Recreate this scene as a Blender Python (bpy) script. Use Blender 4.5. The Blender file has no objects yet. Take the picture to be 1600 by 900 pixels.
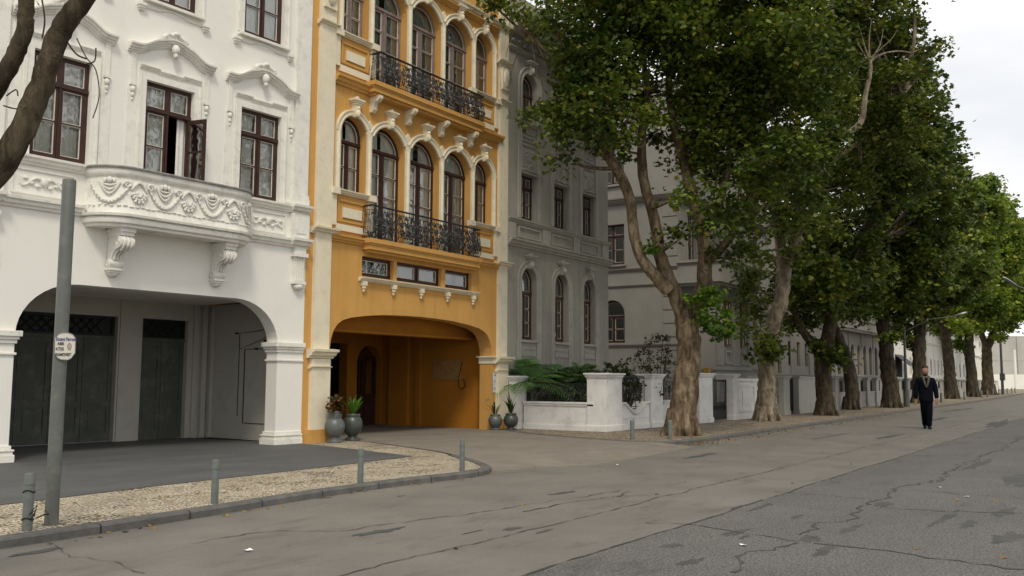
import bpy, bmesh, math, random
import numpy as np
from mathutils import Vector, Matrix, geometry
random.seed(7)
rng = np.random.default_rng(11)
SC = bpy.context.scene
COL = SC.collection
# ------------------------------------------------------------------ camera, sky, sun, exposure
FPX = 1450.0
H = 1.32
pitch = math.atan((593-450)/FPX); roll = math.radians(.3)
yaw = math.radians(33.762)
F0 = np.array([math.cos(yaw), math.sin(yaw), 0]); R0 = np.array([math.sin(yaw), -math.cos(yaw), 0]); ZZ = np.array([0, 0, 1.])
FW = F0*math.cos(pitch)+ZZ*math.sin(pitch); U1 = -F0*math.sin(pitch)+ZZ*math.cos(pitch)
RT = R0*math.cos(roll)+U1*math.sin(roll); UP = U1*math.cos(roll)-R0*math.sin(roll)
CAM = np.array([0, 0, H])
cd = bpy.data.cameras.new('camera'); cam = bpy.data.objects.new('camera', cd); COL.objects.link(cam)
cd.sensor_width = 36; cd.lens = FPX/1600*36; cd.clip_start = .1; cd.clip_end = 3000
cam.matrix_world = Matrix(((RT[0], UP[0], -FW[0], CAM[0]), (RT[1], UP[1], -FW[1], CAM[1]), (RT[2], UP[2], -FW[2], CAM[2]), (0, 0, 0, 1)))
SC.camera = cam
SC.render.resolution_x = 1024; SC.render.resolution_y = 576
SC.view_settings.view_transform = 'Standard'; SC.view_settings.look = 'None'
SC.view_settings.gamma = 1; SC.view_settings.exposure = -0.12
SC.view_settings.use_curve_mapping = False
SUN_AZ = math.radians(222)      # direction the sun stands in, counter-clockwise from +X
SUN_EL = math.radians(52)
w = bpy.data.worlds.new('World'); SC.world = w; w.use_nodes = True
nt = w.node_tree; nt.nodes.clear()
sky = nt.nodes.new('ShaderNodeTexSky'); sky.sky_type = 'NISHITA'; sky.sun_disc = False
sky.sun_elevation = SUN_EL; sky.sun_rotation = math.pi/2-SUN_AZ
tc = nt.nodes.new('ShaderNodeTexCoord')
nz = nt.nodes.new('ShaderNodeTexNoise'); nz.inputs['Scale'].default_value = 2.2; nz.inputs['Detail'].default_value = 5
mp = nt.nodes.new('ShaderNodeMapping'); mp.inputs['Scale'].default_value = (1, 1, 3)
nt.links.new(tc.outputs['Generated'], mp.inputs[0]); nt.links.new(mp.outputs[0], nz.inputs[0])
rp = nt.nodes.new('ShaderNodeValToRGB')
rp.color_ramp.elements[0].position = .35; rp.color_ramp.elements[0].color = (10.0, 10.15, 10.5, 1)
rp.color_ramp.elements[1].position = .62; rp.color_ramp.elements[1].color = (13.4, 13.3, 13.1, 1)
nt.links.new(nz.outputs[0], rp.inputs[0])
mx = nt.nodes.new('ShaderNodeMixRGB'); mx.inputs[0].default_value = .9
nt.links.new(sky.outputs[0], mx.inputs[1]); nt.links.new(rp.outputs[0], mx.inputs[2])
bg = nt.nodes.new('ShaderNodeBackground'); bg.inputs[1].default_value = .1
nt.links.new(mx.outputs[0], bg.inputs[0])
wo = nt.nodes.new('ShaderNodeOutputWorld'); nt.links.new(bg.outputs[0], wo.inputs[0])
sl = bpy.data.lights.new('sun', 'SUN'); sl.energy = 2.0; sl.angle = math.radians(12); sl.color = (1, .91, .76)
so = bpy.data.objects.new('sun', sl); COL.objects.link(so)
sd = Vector((math.cos(SUN_EL)*math.cos(SUN_AZ), math.cos(SUN_EL)*math.sin(SUN_AZ), math.sin(SUN_EL)))
so.rotation_euler = sd.to_track_quat('Z', 'Y').to_euler()

# ------------------------------------------------------------------ helpers
ROADZ = -.07
def ray(px, py): return FW+RT*(px-800)/FPX-UP*(py-450)/FPX
def G(px, py, z=0.0):
    d = ray(px, py); return CAM+d*(z-H)/d[2]
def PX(px, py, depth): return CAM+ray(px, py)*depth
def SX(px, py, X):
    d = ray(px, py); return CAM+d*X/d[0]

def mat(name, color=(.5, .5, .5), rough=.7, var=.0, vscale=3., bump=0., bscale=40., spec=.3, metal=0., dirt=None, dirt_scale=1.2, dirt_amt=.5, streak=False, color2=None, coords='Object'):
    m = bpy.data.materials.new(name); m.use_nodes = True
    t = m.node_tree; b = t.nodes['Principled BSDF']
    b.inputs['Roughness'].default_value = rough; b.inputs['Metallic'].default_value = metal
    b.inputs['Specular IOR Level'].default_value = spec
    co = t.nodes.new('ShaderNodeTexCoord')
    src = co.outputs[coords]
    n = t.nodes.new('ShaderNodeTexNoise'); n.inputs['Scale'].default_value = vscale; n.inputs['Detail'].default_value = 6; n.inputs['Roughness'].default_value = .6
    t.links.new(src, n.inputs['Vector'])
    r = t.nodes.new('ShaderNodeValToRGB')
    c2 = color2 if color2 else tuple(max(0, c*(1-var)) for c in color)
    c1 = color if color2 else tuple(min(1, c*(1+var*.6)) for c in color)
    r.color_ramp.elements[0].position = .32; r.color_ramp.elements[0].color = (*c2, 1)
    r.color_ramp.elements[1].position = .68; r.color_ramp.elements[1].color = (*c1, 1)
    t.links.new(n.outputs[0], r.inputs[0]); out = r.outputs[0]
    if dirt:
        mp = t.nodes.new('ShaderNodeMapping'); t.links.new(src, mp.inputs[0])
        if streak: mp.inputs['Scale'].default_value = (5, 5, .35)
        n2 = t.nodes.new('ShaderNodeTexNoise'); n2.inputs['Scale'].default_value = dirt_scale; n2.inputs['Detail'].default_value = 8; n2.inputs['Roughness'].default_value = .68
        t.links.new(mp.outputs[0], n2.inputs['Vector'])
        r2 = t.nodes.new('ShaderNodeValToRGB'); r2.color_ramp.elements[0].position = .5; r2.color_ramp.elements[0].color = (0, 0, 0, 1)
        r2.color_ramp.elements[1].position = .78; r2.color_ramp.elements[1].color = (dirt_amt,)*3+(1,)
        t.links.new(n2.outputs[0], r2.inputs[0])
        mx = t.nodes.new('ShaderNodeMixRGB'); mx.inputs[2].default_value = (*dirt, 1)
        t.links.new(r2.outputs[0], mx.inputs[0]); t.links.new(out, mx.inputs[1]); out = mx.outputs[0]
    t.links.new(out, b.inputs['Base Color'])
    if bump:
        n3 = t.nodes.new('ShaderNodeTexNoise'); n3.inputs['Scale'].default_value = bscale; n3.inputs['Detail'].default_value = 5
        t.links.new(src, n3.inputs['Vector'])
        bp = t.nodes.new('ShaderNodeBump'); bp.inputs['Strength'].default_value = bump; bp.inputs['Distance'].default_value = .02
        t.links.new(n3.outputs[0], bp.inputs['Height']); t.links.new(bp.outputs[0], b.inputs['Normal'])
    return m

M = {}
M['white'] = mat('white_stucco', (.81, .79, .73), .85, .03, .8, .14, 25, dirt=(.52, .48, .40), dirt_scale=.8, dirt_amt=.34)
M['white_trim'] = mat('white_moulding_paint', (.79, .77, .70), .75, .05, 4, .2, 60, dirt=(.33, .32, .28), dirt_scale=5, dirt_amt=.5)
M['relief'] = mat('white_carved_plaster', (.78, .76, .70), .8, .12, 9, .3, 60, dirt=(.32, .31, .28), dirt_scale=9, dirt_amt=.6)
M['ledge'] = mat('weathered_ledge', (.26, .25, .23), .9, .4, 6, .4, 40)
M['inner_white'] = mat('porch_plaster', (.46, .44, .385), .9, .06, 1.5, .2, 30, dirt=(.30, .28, .24), dirt_scale=1.4, dirt_amt=.55)  # darker copy of the white plaster, porch shade put into its colour
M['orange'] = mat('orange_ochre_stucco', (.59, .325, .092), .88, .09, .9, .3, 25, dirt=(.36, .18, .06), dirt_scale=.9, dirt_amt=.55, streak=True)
M['orange_in'] = mat('orange_ochre_porch', (.38, .15, .013), .85, .10, 1.4, .2, 30, dirt=(.25, .09, .02), dirt_scale=1.1, dirt_amt=.5)  # the ochre again, with the porch's dimness put into a lower albedo
M['cream'] = mat('cream_trim_paint', (.76, .69, .52), .8, .06, 3, .2, 50, dirt=(.46, .40, .30), dirt_scale=4, dirt_amt=.45)
M['grey'] = mat('aged_grey_stucco', (.36, .345, .295), .9, .12, 1.0, .3, 30, dirt=(.20, .19, .165), dirt_scale=1.1, dirt_amt=.6, streak=True)
M['grey_trim'] = mat('aged_grey_moulding', (.41, .395, .34), .85, .12, 3, .25, 50, dirt=(.24, .23, .20), dirt_scale=4, dirt_amt=.5)
M['mansion'] = mat('faded_white_stucco', (.27, .26, .23), .9, .1, 1.0, .25, 30, dirt=(.25, .24, .215), dirt_scale=1.0, dirt_amt=.5, streak=True)  # albedo lowered so the colour carries the shade under the trees
M['garden_white'] = mat('limewashed_wall', (.72, .71, .68), .88, .07, 2, .3, 40, dirt=(.36, .34, .30), dirt_scale=2.5, dirt_amt=.65)
M['brown'] = mat('dark_brown_window_paint', (.050, .022, .016), .5, .3, 8, .1, 60)
M['brown2'] = mat('chestnut_window_paint', (.085, .038, .020), .5, .3, 8, .1, 60)
M['mauve'] = mat('faded_mauve_window_paint', (.23, .175, .155), .7, .2, 8, .15, 60)
M['bead'] = mat('cream_putty_bead', (.62, .58, .50), .7, .1, 8)
M['iron'] = mat('black_wrought_iron', (.017, .018, .018), .55, .4, 20, .2, 90, spec=.4)
M['door_green'] = mat('green_grey_door_paint', (.085, .092, .076), .75, .15, 2.5, .2, 50, dirt=(.22, .22, .19), dirt_scale=3, dirt_amt=.55)
M['dark'] = mat('dark_interior', (.02, .018, .015), .95, .3, 2)
M['room'] = mat('room_plaster', (.16, .15, .13), .95, .2, 2)
M['curtain'] = mat('white_net_curtain', (.78, .77, .72), .95, .10, 12)
M['curtain2'] = mat('grey_green_curtain', (.30, .32, .28), .95, .15, 12)
M['pot'] = mat('grey_glazed_urn', (.105, .118, .115), .38, .18, 9, .12, 50, spec=.5, dirt=(.2, .2, .18), dirt_scale=6, dirt_amt=.4)
M['pot2'] = mat('dark_green_glazed_urn', (.052, .065, .056), .35, .2, 9, .1, 50, spec=.5, dirt=(.16, .16, .14), dirt_scale=6, dirt_amt=.4)
M['soil'] = mat('potting_soil', (.03, .022, .015), .95, .3, 30, .5, 60)
M['bollard'] = mat('grey_bollard_paint', (.135, .15, .14), .55, .15, 12, .1, 60, dirt=(.07, .07, .06), dirt_scale=9, dirt_amt=.6)
M['pole'] = mat('grey_pole_paint', (.105, .112, .10), .45, .12, 5, .08, 50, spec=.4, dirt=(.22, .22, .2), dirt_scale=7, dirt_amt=.5)
M['galv'] = mat('galvanised_steel', (.22, .225, .23), .45, .12, 8, metal=.5)
M['cable'] = mat('black_cable', (.012, .012, .012), .6)
M['sign'] = mat('sign_face', (.62, .60, .53), .5, .07, 30, dirt=(.35, .3, .2), dirt_scale=20, dirt_amt=.4)
M['blue'] = mat('blue_lettering', (.05, .05, .22), .6)
M['black'] = mat('black_lettering', (.025, .025, .025), .6)
M['redbrown'] = mat('red_brown_print', (.30, .16, .10), .6)
M['paper'] = mat('notice_paper', (.62, .64, .68), .7, .05, 12)
M['board'] = mat('faded_board', (.30, .17, .055), .85, .2, 6)
M['gate_grey'] = mat('grey_sheet_gate', (.13, .14, .14), .6, .15, 4)
M['concrete_far'] = mat('far_concrete', (.46, .44, .40), .9, .1, .15, dirt=(.30, .29, .26), dirt_scale=.25, dirt_amt=.5)
M['yellow'] = mat('yellow_box_paint', (.35, .22, .03), .6, .2, 9)
M['awning'] = mat('grey_awning_cloth', (.09, .09, .10), .9, .2, 5)
M['leafdry'] = mat('dry_leaves', (.30, .20, .06), .8, .5, 60, color2=(.16, .08, .025))
M['litter'] = mat('paper_litter', (.8, .8, .78), .8)

# glass
def glassmat(name, tint=(.95, .96, .93), boost=.11, rough=.03):
    m = bpy.data.materials.new(name); m.use_nodes = True; t = m.node_tree; t.nodes.clear()
    tr = t.nodes.new('ShaderNodeBsdfTransparent'); tr.inputs[0].default_value = (*tint, 1)
    gl = t.nodes.new('ShaderNodeBsdfGlossy'); gl.inputs['Roughness'].default_value = rough; gl.inputs[0].default_value = (1, 1, 1, 1)
    fr = t.nodes.new('ShaderNodeFresnel'); fr.inputs[0].default_value = 1.55
    ad = t.nodes.new('ShaderNodeMath'); ad.operation = 'ADD'; ad.inputs[1].default_value = boost; t.links.new(fr.outputs[0], ad.inputs[0])
    co = t.nodes.new('ShaderNodeTexCoord'); n = t.nodes.new('ShaderNodeTexNoise'); n.inputs['Scale'].default_value = 2.5
    t.links.new(co.outputs['Object'], n.inputs[0])
    bp = t.nodes.new('ShaderNodeBump'); bp.inputs['Strength'].default_value = .25; bp.inputs['Distance'].default_value = .05
    t.links.new(n.outputs[0], bp.inputs['Height']); t.links.new(bp.outputs[0], gl.inputs['Normal'])
    mx = t.nodes.new('ShaderNodeMixShader'); t.links.new(ad.outputs[0], mx.inputs[0]); t.links.new(tr.outputs[0], mx.inputs[1]); t.links.new(gl.outputs[0], mx.inputs[2])
    o = t.nodes.new('ShaderNodeOutputMaterial'); t.links.new(mx.outputs[0], o.inputs[0])
    return m
M['glass'] = glassmat('window_glass')

def leafmat(name, c1, c2, c3=None, trans=.30):
    m = bpy.data.materials.new(name); m.use_nodes = True; t = m.node_tree; b = t.nodes['Principled BSDF']
    b.inputs['Roughness'].default_value = .48; b.inputs['Specular IOR Level'].default_value = .35
    g = t.nodes.new('ShaderNodeNewGeometry')
    r = t.nodes.new('ShaderNodeValToRGB'); r.color_ramp.elements[0].color = (*c1, 1); r.color_ramp.elements[1].color = (*c2, 1)
    r.color_ramp.elements[0].position = .1; r.color_ramp.elements[1].position = .85
    if c3:
        e = r.color_ramp.elements.new(.995); e.color = (*c3, 1)
    t.links.new(g.outputs['Random Per Island'], r.inputs[0])
    co = t.nodes.new('ShaderNodeTexCoord'); n = t.nodes.new('ShaderNodeTexNoise'); n.inputs['Scale'].default_value = .6; n.inputs['Detail'].default_value = 3
    t.links.new(co.outputs['Object'], n.inputs[0])
    r2 = t.nodes.new('ShaderNodeValToRGB'); r2.color_ramp.elements[0].position = .38; r2.color_ramp.elements[0].color = (.55, .62, .60, 1)
    r2.color_ramp.elements[1].position = .62; r2.color_ramp.elements[1].color = (1.40, 1.36, 1.05, 1)
    t.links.new(n.outputs[0], r2.inputs[0])
    mu = t.nodes.new('ShaderNodeMixRGB'); mu.blend_type = 'MULTIPLY'; mu.inputs[0].default_value = 1
    t.links.new(r.outputs[0], mu.inputs[1]); t.links.new(r2.outputs[0], mu.inputs[2])
    t.links.new(mu.outputs[0], b.inputs['Base Color'])
    tl = t.nodes.new('ShaderNodeBsdfTranslucent'); t.links.new(mu.outputs[0], tl.inputs[0])
    ms = t.nodes.new('ShaderNodeMixShader'); ms.inputs[0].default_value = trans
    t.links.new(b.outputs[0], ms.inputs[1]); t.links.new(tl.outputs[0], ms.inputs[2])
    t.links.new(ms.outputs[0], t.nodes['Material Output'].inputs[0])
    return m
M['leaf'] = leafmat('plane_tree_leaves', (.040, .075, .010), (.135, .175, .026), (.22, .19, .03))
M['leaf_b'] = leafmat('plane_tree_leaves_light', (.060, .095, .014), (.165, .20, .036), (.24, .2, .04))
M['leaf_far'] = leafmat('plane_tree_leaves_yellowish', (.11, .175, .020), (.23, .30, .045), (.3, .26, .05), .42)  # sunlight on the far crowns is put into a brighter leaf colour
M['leaf_young'] = leafmat('young_plane_leaves', (.075, .15, .014), (.15, .25, .03), None, .4)
M['leaf_shrub'] = leafmat('shrub_leaves', (.03, .065, .012), (.07, .12, .02))
M['leaf_red'] = leafmat('reddish_shrub_leaves', (.06, .045, .018), (.07, .10, .03))
M['leaf_palm'] = leafmat('palm_fronds', (.10, .21, .07), (.20, .34, .13))
M['leaf_pot'] = leafmat('strap_leaves', (.06, .15, .02), (.12, .24, .04), None, .35)
M['leaf_brown'] = leafmat('bronze_croton_leaves', (.05, .03, .012), (.14, .075, .02), (.3, .09, .03))
M['leaf_dark'] = leafmat('dark_strap_leaves', (.02, .045, .012), (.05, .085, .02))

def barkmat(name, a, b_, c):
    m = bpy.data.materials.new(name); m.use_nodes = True; t = m.node_tree; b = t.nodes['Principled BSDF']; b.inputs['Roughness'].default_value = .9
    b.inputs['Specular IOR Level'].default_value = .15
    co = t.nodes.new('ShaderNodeTexCoord'); mp = t.nodes.new('ShaderNodeMapping'); mp.inputs['Scale'].default_value = (1, 1, .4); t.links.new(co.outputs['Object'], mp.inputs[0])
    n = t.nodes.new('ShaderNodeTexNoise'); n.inputs['Scale'].default_value = 5.5; n.inputs['Detail'].default_value = 7; n.inputs['Roughness'].default_value = .7; n.inputs['Distortion'].default_value = .6
    t.links.new(mp.outputs[0], n.inputs[0])
    r = t.nodes.new('ShaderNodeValToRGB'); r.color_ramp.elements[0].position = .36; r.color_ramp.elements[0].color = (*a, 1)
    r.color_ramp.elements[1].position = .64; r.color_ramp.elements[1].color = (*c, 1); e = r.color_ramp.elements.new(.5); e.color = (*b_, 1)
    t.links.new(n.outputs[0], r.inputs[0]); t.links.new(r.outputs[0], b.inputs['Base Color'])
    v = t.nodes.new('ShaderNodeTexVoronoi'); v.inputs['Scale'].default_value = 9; mp2 = t.nodes.new('ShaderNodeMapping'); mp2.inputs['Scale'].default_value = (1.6, 1.6, .35)
    t.links.new(n.outputs[0], mp2.inputs['Location']); t.links.new(co.outputs['Object'], mp2.inputs[0]); t.links.new(mp2.outputs[0], v.inputs[0])
    ad = t.nodes.new('ShaderNodeMath'); ad.operation = 'ADD'; t.links.new(v.outputs[0], ad.inputs[0]); t.links.new(n.outputs[0], ad.inputs[1])
    bp = t.nodes.new('ShaderNodeBump'); bp.inputs['Strength'].default_value = .8; bp.inputs['Distance'].default_value = .03
    t.links.new(ad.outputs[0], bp.inputs['Height']); t.links.new(bp.outputs[0], b.inputs['Normal'])
    return m
M['bark'] = barkmat('plane_bark', (.065, .046, .028), (.18, .132, .082), (.33, .26, .175))
M['bark_pale'] = barkmat('pale_plane_bark', (.10, .08, .055), (.26, .21, .15), (.42, .36, .26))
M['bark_dark'] = barkmat('dark_plane_bark', (.03, .025, .017), (.07, .057, .038), (.12, .10, .07))
M['bark_olive'] = barkmat('furrowed_olive_bark', (.035, .028, .018), (.085, .066, .042), (.15, .12, .08))

def tag(o, label=None, cat=None, group=None, kind=None):
    if label: o['label'] = label
    if cat: o['category'] = cat
    if group: o['group'] = group
    if kind: o['kind'] = kind
    return o
def empty(name, loc=(0, 0, 0), rz=0, label=None, cat=None, group=None):
    o = bpy.data.objects.new(name, None); COL.objects.link(o); o.location = loc; o.rotation_euler.z = rz
    o.empty_display_size = .2
    return tag(o, label, cat, group)

class MB:
    def __init__(s, xf=None): s.v = []; s.f = []; s.xf = xf
    def add(s, vs, fs):
        b = len(s.v); s.v += [tuple(map(float, p)) for p in vs]; s.f += [tuple(b+i for i in f) for f in fs]
    def box(s, x0, x1, y0, y1, z0, z1, ch=0.0):
        s.add([(x0, y0, z0), (x1, y0, z0), (x1, y1, z0), (x0, y1, z0), (x0, y0, z1), (x1, y0, z1), (x1, y1, z1), (x0, y1, z1)],
              [(3, 2, 1, 0), (4, 5, 6, 7), (0, 1, 5, 4), (1, 2, 6, 5), (2, 3, 7, 6), (3, 0, 4, 7)])
    def prism(s, poly, y0, y1):      # poly (u,z) ccw seen from the street; y0 front
        n = len(poly)
        s.add([(u, y0, z) for u, z in poly]+[(u, y1, z) for u, z in poly],
              [tuple(range(n)), tuple(range(2*n-1, n-1, -1))]+[((i+1) % n, i, n+i, n+(i+1) % n) for i in range(n)])
    def prismz(s, poly, z0, z1):     # poly (x,y) plan
        n = len(poly)
        s.add([(u, y, z1) for u, y in poly]+[(u, y, z0) for u, y in poly],
              [tuple(range(n)), tuple(range(2*n-1, n-1, -1))]+[((i+1) % n, i, n+i, n+(i+1) % n) for i in range(n)])
    def panel(s, outer, holes, y0, y1, back=True, outer_sides=True):
        loops = [outer]+list(holes)
        tris = geometry.tessellate_polygon([[Vector((u, z, 0)) for u, z in l] for l in loops])
        flat = [p for l in loops for p in l]; n = len(flat)
        fs = []
        for t in tris:
            a, b, c = (flat[i] for i in t)
            cr = (b[0]-a[0])*(c[1]-a[1])-(b[1]-a[1])*(c[0]-a[0])
            if abs(cr) < 1e-9: continue
            t = t if cr > 0 else (t[0], t[2], t[1])
            fs.append(t)
            if back: fs.append((n+t[0], n+t[2], n+t[1]))
        k = 0
        for li, l in enumerate(loops):
            m = len(l)
            if li or outer_sides:
                for i in range(m): fs.append((k+i, k+(i+1) % m, n+k+(i+1) % m, n+k+i))
            k += m
        s.add([(u, y0, z) for u, z in flat]+[(u, y1, z) for u, z in flat], fs)
    def sweep(s, path, prof, closed=False):
        """path [(u,z)], prof [(d,dz)] closed profile, d outwards from the wall"""
        m = len(prof); vs = []; fs = []
        for u, z in path:
            for d, dz in prof: vs.append((u, -d, z+dz))
        for i in range(len(path)-1):
            for j in range(m):
                a = i*m+j; b = i*m+(j+1) % m
                fs.append((a, b, b+m, a+m))
        fs.append(tuple(range(m))); fs.append(tuple(range((len(path)-1)*m+m-1, (len(path)-1)*m-1, -1)))
        s.add(vs, fs)
    def sweepn(s, path, prof, closed=False):
        """path [(u,z)] in the wall plane, prof [(t,d)]: t along the path normal (in plane), d outwards"""
        m = len(prof); vs = []; fs = []; N = len(path)
        for i in range(N):
            a = path[max(i-1, 0)] if not closed else path[i-1]; b = path[min(i+1, N-1)] if not closed else path[(i+1) % N]
            tx, tz = b[0]-a[0], b[1]-a[1]; L = math.hypot(tx, tz) or 1
            nx, nz_ = -tz/L, tx/L
            for t, d in prof: vs.append((path[i][0]+nx*t, -d, path[i][1]+nz_*t))
        for i in range(N-1 if not closed else N):
            for j in range(m):
                a = i*m+j; b = i*m+(j+1) % m; c = ((i+1) % N)*m+(j+1) % m; d = ((i+1) % N)*m+j
                fs.append((a, b, c, d))
        if not closed: fs.append(tuple(range(m))); fs.append(tuple(range((N-1)*m+m-1, (N-1)*m-1, -1)))
        s.add(vs, fs)
    def plan_sweep(s, path, nrm, prof, caps=True):
        """path [(x,y)] plan with normals; prof [(off,z)] closed"""
        m = len(prof); vs = []; fs = []
        for (x, y), (nx, ny) in zip(path, nrm):
            for o, z in prof: vs.append((x+nx*o, y+ny*o, z))
        for i in range(len(path)-1):
            for j in range(m):
                a = i*m+j; b = i*m+(j+1) % m
                fs.append((a, b, b+m, a+m))
        if caps: fs.append(tuple(range(m))); fs.append(tuple(range((len(path)-1)*m+m-1, (len(path)-1)*m-1, -1)))
        s.add(vs, fs)
    def tube(s, pts, rad, n=8, rough=0., flare=None, cap=True):
        P = [Vector(p) for p in pts]; N = len(P)
        if not hasattr(rad, '__len__'): rad = [rad]*N
        vs = []; fs = []; ref = None
        for i in range(N):
            t = (P[min(i+1, N-1)]-P[max(i-1, 0)])
            if t.length < 1e-9: t = Vector((0, 0, 1))
            t.normalize()
            if ref is None:
                ref = Vector((1, 0, 0)) if abs(t.x) < .8 else Vector((0, 1, 0))
            a = (ref-t*ref.dot(t)); a.normalize(); ref = a; b = t.cross(a)
            for k in range(n):
                an = 2*math.pi*k/n
                r = rad[i]*(1+(random.uniform(-rough, rough) if rough else 0))
                vs.append(P[i]+(a*math.cos(an)+b*math.sin(an))*r)
        for i in range(N-1):
            for k in range(n):
                fs.append((i*n+k, i*n+(k+1) % n, (i+1)*n+(k+1) % n, (i+1)*n+k))
        if cap: fs.append(tuple(range(n-1, -1, -1))); fs.append(tuple(range((N-1)*n, N*n)))
        s.add(vs, fs)
    def lathe(s, prof, c=(0, 0, 0), n=28):
        vs = []; fs = []; m = len(prof)
        for k in range(n):
            a = 2*math.pi*k/n
            for r, z in prof: vs.append((c[0]+r*math.cos(a), c[1]+r*math.sin(a), c[2]+z))
        for k in range(n):
            for j in range(m-1):
                a = k*m+j; b = ((k+1) % n)*m+j
                fs.append((a, b, b+1, a+1))
        s.add(vs, fs)
    def ell(s, c, r, n=8, m=6, rot=None, noise=0.):
        vs = []; fs = []
        for j in range(m+1):
            th = math.pi*j/m
            for k in range(n):
                a = 2*math.pi*k/n; q = 1+(random.uniform(-noise, noise) if noise else 0)
                p = Vector((r[0]*math.sin(th)*math.cos(a)*q, r[1]*math.sin(th)*math.sin(a)*q, r[2]*math.cos(th)*q))
                if rot: p = rot @ p
                vs.append((c[0]+p.x, c[1]+p.y, c[2]+p.z))
        for j in range(m):
            for k in range(n): fs.append((j*n+k, (j+1)*n+k, (j+1)*n+(k+1) % n, j*n+(k+1) % n))
        s.add(vs, fs)
    def build(s, name, m, parent=None, smooth=0, bevel=0, loc=None):
        me = bpy.data.meshes.new(name)
        v = s.v
        if s.xf is not None: v = [tuple(s.xf @ Vector(p)) for p in v]
        me.from_pydata(v, [], s.f); me.validate(); me.materials.append(m if not isinstance(m, str) else M[m])
        if smooth:
            me.polygons.foreach_set('use_smooth', [True]*len(me.polygons)); me.set_sharp_from_angle(angle=math.radians(smooth))
        me.update()
        o = bpy.data.objects.new(name, me); COL.objects.link(o)
        if parent: o.parent = parent
        if loc is not None: o.location = loc
        if bevel:
            b = o.modifiers.new('bevel', 'BEVEL'); b.width = bevel; b.segments = 2; b.limit_method = 'ANGLE'; b.angle_limit = .6
        return o

def arch_pts(u0, u1, z0, z1, arch=True, inset=0., n=16):
    u0 += inset; u1 -= inset; z0 += inset; z1 -= inset
    if not arch: return [(u0, z0), (u1, z0), (u1, z1), (u0, z1)]
    r = (u1-u0)/2; c = (u0+u1)/2; zs = z1-r
    return [(u0, z0), (u1, z0)]+[(c+r*math.cos(math.pi*i/n), zs+r*math.sin(math.pi*i/n)) for i in range(n+1)]

def window(root, u0, u1, z0, z1, d, arch=False, m='brown', top=None, rows=2, fr=.055, mid=.12, mun=.022, curtain='curtain', xf=None, bead=True, label=None, open_right=False, simple=False, leaf=.045, name='window', single=False):
    """wooden window: outer frame, optional fixed top lights, two casements with glazing bars; panes and curtain as sub-parts"""
    cells = []; w_ = u1-u0; c = (u0+u1)/2
    zt = z1 if top is None else z0+(z1-z0)*top
    def cols(za, zb, rws, stile):
        out = []
        for (a, b) in (((u0+fr+stile, u1-fr-stile),) if single else ((u0+fr+stile, c-mid/2), (c+mid/2, u1-fr-stile))):
            hh = (zb-za)/rws
            for k in range(rws):
                out.append((a, b, za+k*hh+(mun/2 if k else 0), za+(k+1)*hh-(mun/2 if k < rws-1 else 0)))
        return out
    low = cols(z0+fr+leaf, zt-(fr if top is None else .045)-leaf*.5, rows, leaf)
    if open_right: low = low[:rows]; hole = (c+.01, u1-fr, z0+fr, zt-.045)
    cells = [[(a, za), (b, za), (b, zb), (a, zb)] for a, b, za, zb in low]
    if top is not None:
        if arch:
            r = w_/2-fr-.02; zs = z1-w_/2; za = zt+.045
            pts = []
            a0 = math.asin(max(-1, min(1, (za-zs)/r))) if za > zs else 0
            if za <= zs: pts = [(c-r, za), (c+r, za)]
            n = 14
            pts += [(c+r*math.cos(a0+(math.pi-2*a0)*i/n), zs+r*math.sin(a0+(math.pi-2*a0)*i/n)) for i in range(n+1)]
            cells.append(pts)
        else:
            cells += [[(a, za), (b, za), (b, zb), (a, zb)] for a, b, za, zb in cols(zt+.05, z1-fr-.02, 1, .02)]
    holes = list(cells)
    if open_right: holes.append([(hole[0], hole[2]), (hole[1], hole[2]), (hole[1], hole[3]), (hole[0], hole[3])])
    f = MB(xf); f.panel(arch_pts(u0, u1, z0, z1, arch), holes, d, d+.07)
    if not simple:
        f.box(u0+.01, u1-.01, d-.03, d+.002, zt-.035, zt+.03) if top is not None else None
        if not single: f.box(c-.018, c+.018, d-.02, d+.002, z0+fr, zt-.04)
    wo_ = f.build(name, m, root)
    if label: wo_['label'] = label
    if bead and not simple:
        b = MB(xf)
        for cpoly in cells:
            cx = sum(p[0] for p in cpoly)/len(cpoly); cz = sum(p[1] for p in cpoly)/len(cpoly)
            inner = []
            for (u, z) in cpoly:
                dx, dz = u-cx, z-cz; L = math.hypot(dx, dz) or 1
                if len(cpoly) == 4: inner.append((u-math.copysign(.014, dx), z-math.copysign(.014, dz)))
                else: inner.append((u-dx/L*.016, z-dz/L*.016))
            b.panel(cpoly, [inner], d+.012, d+.03, back=False)
        b.build('glazing_bead', 'bead', wo_)
    g = MB(xf)
    for cpoly in cells:
        g.add([(u, d+.035, z) for u, z in cpoly], [tuple(range(len(cpoly)))])
    g.build('pane', 'glass', wo_)
    if curtain and not simple:
        cu = MB(xf); N = max(12, int(w_*46)); xs = np.linspace(u0-.02, u1+.02, N); ph = random.uniform(0, 6)
        gap = random.choice([0, 0, .04, .09])
        for (za, zb) in (((z0-.02, zt-.0), (zt+.01, z1+.02)) if top is not None else ((z0-.02, z1+.02),)):
            vs = []; fs = []
            for i, x in enumerate(xs):
                y = d+.10+.016*math.sin(x*72+ph+1.5*math.sin(x*9))+.01*math.sin(x*31)
                vs += [(x, y, za), (x+.004*math.sin(i), y, zb)]
            for i in range(N-1):
                if open_right and za < zt-.1 and xs[i] > c+.08 and xs[i] < u1-.22: continue
                if gap and abs(xs[i]-c) < gap: continue
                fs.append((2*i, 2*i+2, 2*i+3, 2*i+1))
            cu.add(vs, fs)
        cu.build('curtain', curtain, wo_, smooth=60)
    return wo_

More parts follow.
